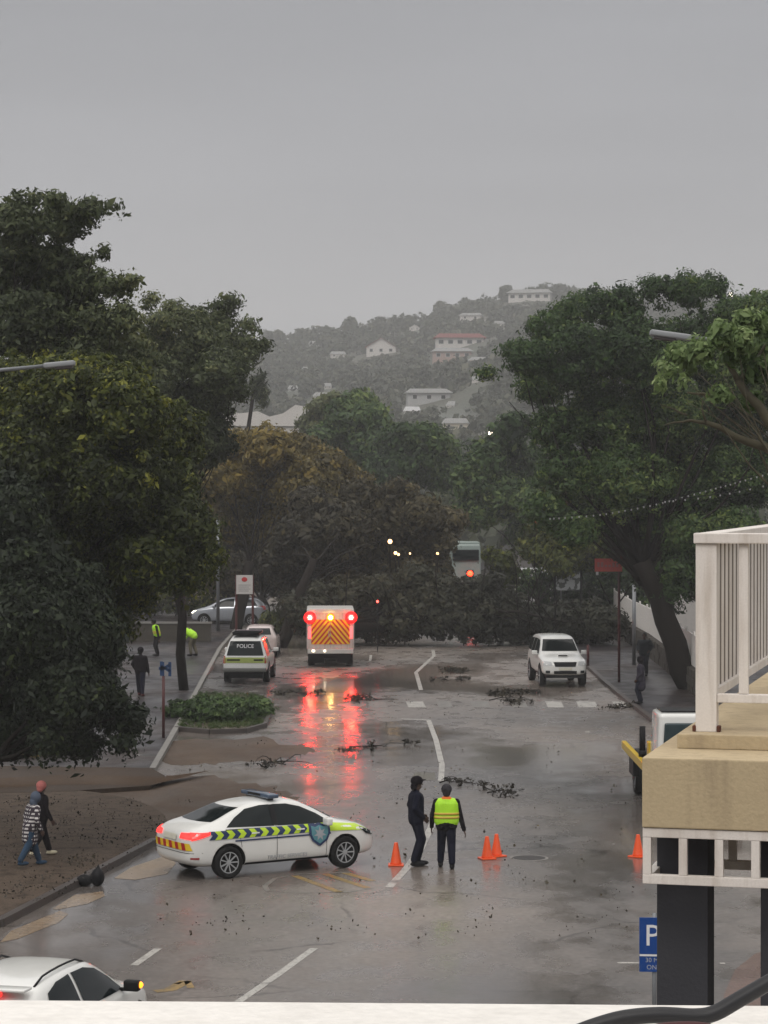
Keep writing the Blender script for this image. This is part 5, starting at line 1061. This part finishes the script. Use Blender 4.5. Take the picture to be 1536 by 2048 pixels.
# ledge in front of the camera
t = thing('parapet_wall', 'bright white parapet top along the bottom edge of the view', 'parapet', (0, 1.05, 0), R(-2.1))
zz = P(0, 2003, 1.2).z
bm = bmesh.new(); bbox(bm, -4, 4, -.15, .15, zz - .12, zz); bevel(bm, .004, 3); cpn = mesh_obj('coping', bm, weathered('bright white paint', (.84, .81, .76), (.58, .55, .5), .5, .35, 2.0, .2), t)
bm = bmesh.new(); bbox(bm, -4, 4, -.11, .11, 0, zz - .121); mesh_obj('wall', bm, BEIGE, t)
t = thing('cable', 'thick black rubber cable looped over the parapet in the bottom right corner', 'cable', P(1300, 2030, 1.12)); bm = bmesh.new()
o_ = Vector(t.location)
def spl(pts, n=8):
    pts = [Vector(p) for p in pts]; r = []
    for i in range(len(pts) - 1):
        p0, p1, p2, p3 = pts[max(i - 1, 0)], pts[i], pts[i + 1], pts[min(i + 2, len(pts) - 1)]
        for k in range(n):
            u = k / n; r.append(.5 * ((2 * p1) + (p2 - p0) * u + (2 * p0 - 5 * p1 + 4 * p2 - p3) * u * u + (3 * p1 - p0 - 3 * p2 + p3) * u ** 3))
    return r + [pts[-1]]
tube(bm, spl([P(a, b, 1.10) - o_ for a, b in ((1130, 2075), (1190, 2052), (1250, 2036), (1320, 2030), (1390, 2033), (1430, 2026), (1480, 1998), (1536, 1966), (1600, 1930))]), .0036, 12)
mesh_obj('sheath', bm, mat('black rubber', (.02, .02, .022), .45), t, True)
bm = bmesh.new(); tube(bm, spl([P(a, b, 1.06) - o_ for a, b in ((1270, 2080), (1330, 2064), (1410, 2064), (1460, 2085))]), .004, 12); mesh_obj('red_core', bm, mat('dark red rubber', (.05, .008, .01), .5), t, True)
# ------------------------------------------------------------------ signs, poles
def pole_sign(name, label, cat, px, pyb, pyt, r, m, z0=.11):
    g_ = G(px, pyb, z0); tp = P(px, pyt, g_.y); t = thing(name, label, cat, g_); bm = bmesh.new(); tube(bm, [(0, 0, 0), (0, 0, tp.z - z0)], r, 10); mesh_obj('pole', bm, m, t, True); return t, g_, tp.z - z0
RUST = mat('red brown painted pole', (.075, .018, .018), .5, var=.3)
t, g_, h = pole_sign('bus_stop_sign', 'small blue sign on a red brown pole on the left pavement', 'sign', 327, 1475, 1352, .045, RUST)
bm = bmesh.new(); zc = P(331, 1337, g_.y).z - .11
for a, b in (((-.12, -.22), (-.12, .22)), ((.14, -.24), (.14, .2)), ((-.12, .08), (.14, -.08)), ((-.12, -.05), (.14, .12)), ((-.2, .0), (.0, .02))): beam(bm, (a[0] + .06, -.03, zc + a[1]), (b[0] + .06, -.03, zc + b[1]), .03, .09)
beam(bm, (.0, 0, h - .1), (.0, 0, zc + .2), .05, .05); mesh_obj('emblem', bm, mat('faded blue sign', (.02, .055, .14), .5), t)
t, g_, h = pole_sign('utility_pole', 'tall grey pole left of the silver hatchback rising into the leaves', 'pole', 436, 1262, 1040, .09, STEEL)
t, g_, h = pole_sign('red_sign', 'faded red advertising sign on a tall dark pole on the right pavement', 'sign', 1238, 1364, 1118, .055, RUST)
zs = [P(0, y_, g_.y).z - .11 for y_ in (1143, 1117)]; xs_ = [P(x_, 0, g_.y).x - g_.x for x_ in (1190, 1245)]
bm = bmesh.new(); bbox(bm, xs_[0], xs_[1], -.07, -.057, zs[0], zs[1]); sp_ = mesh_obj('sign_plate', bm, mat('faded red sign', (.66, .13, .12), .5, var=.2), t)
bm = bmesh.new(); rr_ = random.Random(2)
for k in range(6):
    x = xs_[0] + .1 + k * .15; bbox(bm, x, x + .09, -.078, -.072, zs[0] + .18, zs[0] + .18 + rr_.uniform(.08, .2))
mesh_obj('worn_lettering', bm, mat('pink lettering', (.48, .22, .2), .6), sp_)
bm = bmesh.new(); bbox(bm, xs_[0] + .05, xs_[0] + .15, -.07, -.06, zs[0] - .14, zs[0] - .01); mesh_obj('tag_plate', bm, WT, t)
t, g_, h = pole_sign('utility_pole', 'grey lamp standard beside the white fence on the right pavement', 'pole', 1268, 1330, 1170, .085, STEEL)
t, g_, h = pole_sign('utility_pole', 'thin pale grey pole rising behind the picture board', 'pole', 1122, 1262, 1030, .05, STEEL)
t, g_, h = pole_sign('utility_pole', 'white post standing behind the white fence left of the huge trunk', 'pole', 1302, 1280, 1140, .06, mat('white post', (.45, .45, .44), .5))
t, g_, h = pole_sign('bollard', 'short dark red post just right of the white pickup', 'post', 1176, 1332, 1290, .06, RUST)
t, g_, h = pole_sign('utility_pole', 'thick dark pole with red brown foot on the left pavement beside the police wagon', 'pole', 365, 1378, 1120, .11, mat('dark painted timber', (.035, .022, .02), .6, var=.4))
# notice board
D = 126; c_ = P(489, 1170, D); t = thing('notice_board', 'white notice board with a round red emblem on two dark posts', 'notice board', (c_.x, D, 0)); hw = 16.5 / FPX * D
bm = bmesh.new(); bbox(bm, -hw, hw, -.03, .0, c_.z - .46, c_.z + .50); bevel(bm, .01); s_ = mesh_obj('board', bm, mat('dull white board', (.48, .46, .44), .5), t)
for sd in (-1, 1): bm = bmesh.new(); tube(bm, [(sd * hw, .06, 0), (sd * hw, .06, c_.z + .5)], .06, 8); mesh_obj('post', bm, RUST, t)
bm = bmesh.new(); sphere(bm, (0, -.035, c_.z + .28), .15, 14, (1, .08, .8)); mesh_obj('emblem', bm, mat('red emblem', (.42, .03, .03), .5), s_)
bm = bmesh.new()
for k in range(4): bbox(bm, -.3, .3 - .08 * (k % 2), -.036, -.032, c_.z - .02 - k * .1, c_.z + .015 - k * .1)
mesh_obj('text_lines', bm, mat('grey print', (.25, .24, .24), .6), s_)
# picture board
D = 134; c_ = P(1136, 1162, D); t = thing('picture_board', 'white board with dark blotched picture between the far vehicle and the red sign', 'board', (c_.x, D, 0)); hw = 24 / FPX * D
m, n, l, b = nmat('blotched picture'); tc_ = n.new('ShaderNodeTexCoord'); z = n.new('ShaderNodeTexNoise'); z.inputs['Scale'].default_value = 3.2; r1 = n.new('ShaderNodeValToRGB'); r1.color_ramp.elements[0].position = .47; r1.color_ramp.elements[0].color = (.10, .11, .10, 1); r1.color_ramp.elements[1].position = .52; r1.color_ramp.elements[1].color = (.45, .47, .47, 1); l.new(tc_.outputs['Object'], z.inputs['Vector']); l.new(z.outputs['Fac'], r1.inputs[0]); l.new(r1.outputs[0], b.inputs['Base Color'])
bm = bmesh.new(); bbox(bm, -hw, hw, -.03, 0, c_.z - .5, c_.z + .52); mesh_obj('board', bm, m, t)
for sd in (-1, 1): bm = bmesh.new(); tube(bm, [(sd * (hw + .06), .02, 0), (sd * (hw + .06), .02, c_.z + .55)], .06, 8); mesh_obj('post', bm, BLACK, t)
# street lamps
def street_lamp(label, px0, px1, py0, py1, D, pole_px):
    a = P(px0, py0, D); b = P(px1, py1, D); base = P(pole_px, 1024, D); t = thing('street_lamp', label, 'street lamp', (base.x, D, .0)); o = Vector(t.location)
    sgn = 1 if base.x > a.x else -1; end = b if abs(b.x - base.x) < abs(a.x - base.x) else a; tip = a if end is b else b
    bm = bmesh.new(); tube(bm, [(0, 0, 0), (0, 0, end.z - .6)], [.10, .06], 12); mesh_obj('pole', bm, STEEL, t, True)
    bm = bmesh.new(); tube(bm, [(0, 0, end.z - .6), (-(sgn) * .15, 0, end.z - .2), (end - o) + Vector((0, 0, -.0))], .035, 10); mesh_obj('arm', bm, STEEL, t, True)
    bm = bmesh.new(); m_ = (end + tip) / 2 - o; d = (tip - end); ang = math.atan2(d.z, d.x); box(bm, m_.x, m_.y, m_.z, d.length, .24, .10, rot=Matrix.Rotation(-ang, 3, 'Y')); bevel(bm, .035, 3); h_ = mesh_obj('lamp_head', bm, mat('lamp casing', (.27, .28, .29), .5), t, True)
    bm = bmesh.new(); box(bm, m_.x + d.x * .15, m_.y, m_.z - .06, abs(d.x) * .55, .18, .05, rot=Matrix.Rotation(-ang, 3, 'Y')); bevel(bm, .015); mesh_obj('lens', bm, mat('dark lens', (.06, .05, .05), .2), h_, True)
street_lamp('street lamp reaching in from the left edge in front of the olive tree', 88, 150, 732, 726, 45, -170)
street_lamp('street lamp reaching in from the right over the huge dark green tree', 1300, 1382, 665, 676, 40, 1700)
# string of bulbs
t = thing('string_lights', 'sagging string of small white bulbs across the huge right tree', 'string lights', P(1330, 1010, 60)); o_ = Vector(t.location)
for j, pts in enumerate([((1100, 1034), (1200, 1026), (1300, 1008), (1400, 982), (1480, 960), (1560, 938)), ((1330, 1000), (1420, 990), (1500, 975), (1600, 950))]):
    ps = spl([P(a, b, 60 - j * 3) - o_ for a, b in pts], 8); bm = bmesh.new(); tube(bm, ps, .008, 5); mesh_obj('cable', bm, BLACK, t)
    for p_ in ps[::2] if j else ps:
        bm = bmesh.new(); sphere(bm, p_ - Vector((0, .02, .05)), .019, 8, (1, 1, 1.3)); mesh_obj('bulb', bm, mat('frosted bulb', (.30, .30, .30), .4), t, True)
# bags by the kerb
t = thing('refuse_bag', 'pair of tied black refuse bags lying against the left kerb', 'bag', G(182, 1772, 0)); bm = bmesh.new()
ell(bm, (-.13, 0, .11), (.16, .14, .12)); ell(bm, (.12, .08, .16), (.14, .15, .18)); cap(bm, (.12, .08, .3), (.14, .08, .4), .05, .02); union('bag', bm, .02, BAGM, t)
# manholes
for px, py, z_, rr, lb_ in ((300, 1510, .112, .32, 'round iron cover in the left pavement near the pale kerb'), (1205, 1338, .112, .4, 'dark iron cover in the right pavement near the white pickup'), (1262, 1387, .112, .25, 'small pale round cover in the right pavement near the coated person'), (1058, 1716, .0, .35, 'iron drain cover in the road right of the pair of cones')):
    t = thing('manhole_cover', lb_, 'manhole cover', G(px, py, z_)); bm = bmesh.new(); lathe(bm, [(rr, 0), (rr, .006), (rr * .9, .012)], 24); mesh_obj('cover', bm, mat('cast iron', (.035, .03, .028), .5, .4, var=.4), t)
    bm = bmesh.new(); lathe(bm, [(rr * 1.18, -.0), (rr * 1.18, .004)], 24); mesh_obj('frame', bm, KERB, t)
# ------------------------------------------------------------------ fence and stone wall on the right pavement
FP = [G(1228, 1258, .11), G(1262, 1285, .11), G(1300, 1308, .11), G(1345, 1345, .11), G(1372, 1368, .11), G(1420, 1410, .11)]
FP = [Vector((p.x, p.y, 0)) for p in FP]; 
wl = thing('stone_wall', 'low dark stone wall under the white fence on the right', 'wall', FP[0]); o_ = FP[0]
STN = mat('dark rubble stone', (.055, .048, .038), .8, var=.5, scale=4, bump=.8); bm = bmesh.new(); rr_ = random.Random(5)
for a, b in zip(FP, FP[1:]):
    n_ = max(2, int((b - a).length / .45))
    for k in range(n_):
        p_ = a.lerp(b, (k + .5) / n_) - o_
        for zz_ in (.2, .5, .8): box(bm, p_.x + rr_.uniform(-.04, .04), p_.y, zz_ + .05, .42, (b - a).length / n_ * 1.02, .3 + rr_.uniform(-.03, .03), rot=Matrix.Rotation(rr_.uniform(-.06, .06), 3, 'Z'))
mesh_obj('masonry', bm, STN, wl)
WF = mat('white fence paint', (.70, .67, .63), .5, var=.12, bump=.2)
fn = thing('fence', 'white upright board fence on the low stone wall along the right pavement', 'fence', FP[0])
for a, b in zip(FP, FP[1:]):
    bm = bmesh.new(); beam(bm, a - o_ + Vector((.05, 0, 1.25)), b - o_ + Vector((.05, 0, 1.25)), .05, .08); beam(bm, a - o_ + Vector((.05, 0, 2.0)), b - o_ + Vector((.05, 0, 2.0)), .05, .08); mesh_obj('rail', bm, WF, fn)
tot = sum((b - a).length for a, b in zip(FP, FP[1:])); nb = 90; s = 0; seg = 0; acc = 0
for k in range(nb):
    d = tot * (k + .5) / nb
    i = 0; dd = d
    while dd > (FP[i + 1] - FP[i]).length and i < len(FP) - 2: dd -= (FP[i + 1] - FP[i]).length; i += 1
    p_ = FP[i].lerp(FP[i + 1], dd / (FP[i + 1] - FP[i]).length) - o_; bm = bmesh.new(); hgt = 2.25 + (.12 if k % 6 == 0 else 0); ww = .26
    box(bm, p_.x, p_.y, 1.05 + (hgt - 1.05) / 2, .05, tot / nb * .78, hgt - 1.05, rot=Matrix.Rotation(math.atan2((FP[i + 1] - FP[i]).x, -(FP[i + 1] - FP[i]).y) * -0 , 3, 'Z')); mesh_obj('board', bm, WF, fn)
gt = thing('gate_panel', 'pale bluish slatted panel beside the stone wall next to the white balcony post', 'gate', G(1378, 1368, .11)); bm = bmesh.new()
for k in range(6): bbox(bm, -.35 + k * .17, -.22 + k * .17, -.03, .03, 0, 1.55)
bbox(bm, -.36, .66, .032, .06, .3, .4); bbox(bm, -.36, .66, .032, .06, 1.2, 1.3); mesh_obj('slat_panel', bm, mat('pale blue grey boards', (.36, .39, .42), .6), gt)
t = thing('stair_wall', 'pale stepped wall of the garden behind the white fence', 'wall', (P(1330, 1240, 118).x + 2.2, 118, 0)); bm = bmesh.new()
for k in range(6): bbox(bm, -1.8 + k * .6, -1.2 + k * .6 - .003, 0, 1.2, .1, 3.0 - .22 * k)
mesh_obj('masonry', bm, mat('pale render', (.42, .40, .38), .7), t)
# ------------------------------------------------------------------ buildings
ROOFR = mat('red roof', (.30, .08, .07), .7); ROOFG = mat('pale grey roof', (.42, .42, .41), .5, var=.15, scale=.5); WALLW = mat('white house wall', (.60, .57, .54), .6); WALLP = mat('pink house wall', (.42, .30, .26), .7)
def house(name, label, c, w_, hgt, dep, wallm, roofm, rh=.35, gable=False, nwin=3, group=None, rz=0):
    t = thing(name, label, 'house', c, rz, group)
    bm = bmesh.new(); bbox(bm, -w_ / 2, w_ / 2, 0, dep, -3, hgt)
    if gable:
        a = [bm.verts.new(v) for v in ((-w_ / 2, 0, hgt), (w_ / 2, 0, hgt), (0, 0, hgt + w_ * rh))]; bm.faces.new(a)
    mesh_obj('wall', bm, wallm, t)
    bm = bmesh.new(); e_ = .06 * w_
    if gable: vs_ = [(-w_ / 2 - e_, -e_, hgt - .1), (0, -e_, hgt + w_ * rh + .1), (w_ / 2 + e_, -e_, hgt - .1), (-w_ / 2 - e_, dep, hgt - .1), (0, dep, hgt + w_ * rh + .1), (w_ / 2 + e_, dep, hgt - .1)]; fs = [(0, 1, 4, 3), (1, 2, 5, 4)]
    else: vs_ = [(-w_ / 2 - e_, -e_, hgt), (w_ / 2 + e_, -e_, hgt), (w_ / 2 + e_, dep + e_, hgt), (-w_ / 2 - e_, dep + e_, hgt), (-w_ / 2 * .85, dep / 2, hgt + dep * rh), (w_ / 2 * .85, dep / 2, hgt + dep * rh)]; fs = [(0, 1, 5, 4), (1, 2, 5), (2, 3, 4, 5), (3, 0, 4)]
    v = [bm.verts.new(q) for q in vs_]
    for f in fs: bm.faces.new([v[i] for i in f])
    bmesh.ops.solidify(bm, geom=bm.faces[:], thickness=.25); mesh_obj('roof', bm, roofm, t)
    for k in range(nwin):
        x = -w_ / 2 + w_ * (k + .5) / nwin; bm = bmesh.new(); bbox(bm, x - w_ * .06, x + w_ * .06, -.08, .1, hgt * .35, hgt * .8); fr = mesh_obj('window', bm, mat('window frame white', (.5, .5, .48), .5), t)
        bm = bmesh.new(); bbox(bm, x - w_ * .048, x + w_ * .048, -.11, -.082, hgt * .39, hgt * .76); mesh_obj('pane', bm, GLASS, fr)
    return t
HL = [('white gabled house with red roof in the middle of the hillside', WALLW, ROOFR, True), ('long white house with pinkish roof high on the right part of the hill', WALLW, ROOFR, False), ('pink house with white roof right of the middle of the hillside', WALLP, ROOFG, False), ('pale low house with sloping roof next to the huge right tree', WALLP, ROOFG, False), ('low white building left of the red roofed house', WALLW, ROOFG, False), ('long low white building on the summit', WALLW, ROOFG, False), ('faint pale house on the upper slope below the summit', WALLW, ROOFG, False),
      ('tiny bright white house above the red roofed house', WALLW, ROOFG, True), ('long pale roof on the lower slope at centre', ROOFG, ROOFG, False), ('small bright white roof below the long pale roof', WALLW, WT, False), ('cream flat building low on the hill right of centre', mat('cream wall', (.55, .50, .40), .7), ROOFG, False), ('small white cube like house low beside the huge right tree', WALLW, ROOFG, False), ('tiny white house on the left lower slope', WALLW, ROOFG, False), ('small pale house behind the loose thin tree', WALLW, ROOFG, False),
      ('faint grey house on the left slope below the twin crowned trees', ROOFG, ROOFG, False), ('pale row of walls near the left skyline', WALLW, ROOFG, False), ('pale house half hidden at the left by the slender tree', WALLW, ROOFG, False), ('small reddish house under the skyline trees', WALLP, ROOFR, True), ('grey cottage on the left lower slope', ROOFG, ROOFG, False), ('tiny pale house below the summit building', WALLW, ROOFG, False), ('pale house seen over the edge of the huge right tree', WALLW, ROOFG, False)] + [(l_, WALLW, ROOFG, g__) for l_, g__ in (('small house on the left slope below the broad low skyline tree', False), ('small gabled house above the dome shaped dark tree', True), ('small pale house between the pink house and the long pale roof', False), ('tiny house beside the leftmost boughs of the huge tree', False), ('tiny gabled house between the red roofed house and the skyline', True), ('small house right of the long white house', False), ('small house just left of the dome shaped dark tree', False), ('small house below the long pale roof near the cream building', False))]
for (px, py, wpx), q, (lb_, wm, rm, gb_) in zip(HOUSES_PX, HP, HL):
    w_ = wpx / FPX * q.y
    house('hill_house', lb_, (q.x, q.y - 1, q.z), w_ * .95, min(w_ * .22, 3.2) if not gb_ else w_ * .24, max(5, w_ * .45), wm, rm, .22 if not gb_ else .3, gb_, max(2, min(5, int(w_ / 3))), 'houses scattered over the hillside', R(random.uniform(-12, 12)))
# white roofed hall, gabled house, pale fronts
c_ = P(515, 846, 235); w_ = 205 / FPX * 235
t = thing('hall', 'large white roofed hall with scalloped roof behind the yellowing tree', 'hall', (c_.x, 235, 0)); bm = bmesh.new(); bbox(bm, -w_ / 2, w_ / 2, 0, 14, 0, c_.z); mesh_obj('wall', bm, WALLW, t)
bm = bmesh.new(); pr = [(-w_ / 2, c_.z - .3), (-w_ * .45, c_.z + .5), (-w_ * .3, c_.z + 1.1), (-w_ * .17, c_.z + .9), (0, c_.z + 1.1), (w_ * .12, c_.z + .6), (w_ * .25, c_.z + .9), (w_ * .37, c_.z + 1.7), (w_ * .5, c_.z + 1.5), (w_ * .51, c_.z - .3)]
a = [bm.verts.new((x, -.2, z)) for x, z in pr]; b = [bm.verts.new((x, 14.2, z)) for x, z in pr]; bm.faces.new(a); bm.faces.new(b[::-1])
for i in range(len(pr)): j = (i + 1) % len(pr); bm.faces.new((a[i], b[i], b[j], a[j]))
mesh_obj('roof', bm, WALLW, t)
bm = bmesh.new()
for k in range(5): bbox(bm, -w_ * .4 + k * w_ * .2 - .5, -w_ * .4 + k * w_ * .2 + .5, -.1, .1, c_.z - 3.4, c_.z - 2); 
mesh_obj('clerestory', bm, GLASS, t)
c_ = P(1030, 1140, 185); house('gabled_house', 'grey gabled house with two small dark vents behind the far trucks', (c_.x, 185, 0), 5.6, c_.z - .4, 9, mat('grey house wall', (.17, .16, .155), .8), mat('grey house roof', (.07, .066, .07), .8), .38, True, 2)
t = thing('building', 'pale building front glimpsed behind the silver hatchback', 'building', (P(400, 1170, 165).x, 165, 0)); bm = bmesh.new(); bbox(bm, -4.5, 3.4, 0, 6, 0, 4.4); mesh_obj('wall', bm, mat('pale brown front', (.30, .25, .22), .8), t)
bm = bmesh.new(); [bbox(bm, x, x + .9, -.05, .05, 1.2, 2.6) for x in (-3.6, -1.6, .6)]; mesh_obj('window', bm, GLASS, t); bm = bmesh.new(); bbox(bm, -4.8, 3.7, -.4, 6.3, 4.41, 4.7); mesh_obj('roof', bm, mat('grey house roof', (.10, .095, .10), .8), t)
t = thing('building', 'light house front behind the fence under the huge right tree', 'building', (P(1420, 1090, 150).x, 150, 0)); bm = bmesh.new(); bbox(bm, -3, 9, 0, 8, 0, 4.2); mesh_obj('wall', bm, mat('light front', (.36, .36, .35), .8), t)
bm = bmesh.new(); [bbox(bm, x, x + 1.0, -.05, .05, 1.2, 2.8) for x in (-2.4, .6, 3.5)]; mesh_obj('window', bm, GLASS, t); bm = bmesh.new(); bbox(bm, -3.4, 9.4, -.5, 8.4, 4.21, 4.6); mesh_obj('roof', bm, mat('grey house roof', (.10, .095, .10), .8), t)
# low wall at the left behind the workers
wl = thing('garden_wall', 'low dark wall with pale coping at the back of the left pavement', 'wall', (G(300, 1300).x, 126, 0)); bm = bmesh.new(); bbox(bm, -8, 2.6, 0, .3, 0, 1.0); mesh_obj('masonry', bm, STN, wl); bm = bmesh.new(); bbox(bm, -8.05, 2.65, -.05, .35, 1.001, 1.09); mesh_obj('coping', bm, KERB, wl)
# ------------------------------------------------------------------ rain haze
m = bpy.data.materials.new('rain haze'); m.use_nodes = True; n = m.node_tree.nodes; n.clear(); o_ = n.new('ShaderNodeOutputMaterial'); v = n.new('ShaderNodeVolumePrincipled')
v.inputs['Color'].default_value = (1, 1, 1, 1); v.inputs['Density'].default_value = 0.0005; v.inputs['Anisotropy'].default_value = 0
m.node_tree.links.new(v.outputs[0], o_.inputs['Volume'])
bm = bmesh.new(); bbox(bm, -700, 800, -80, 1600, -8, 125); hz_ = tag(mesh_obj('haze', bm, m), kind='stuff')
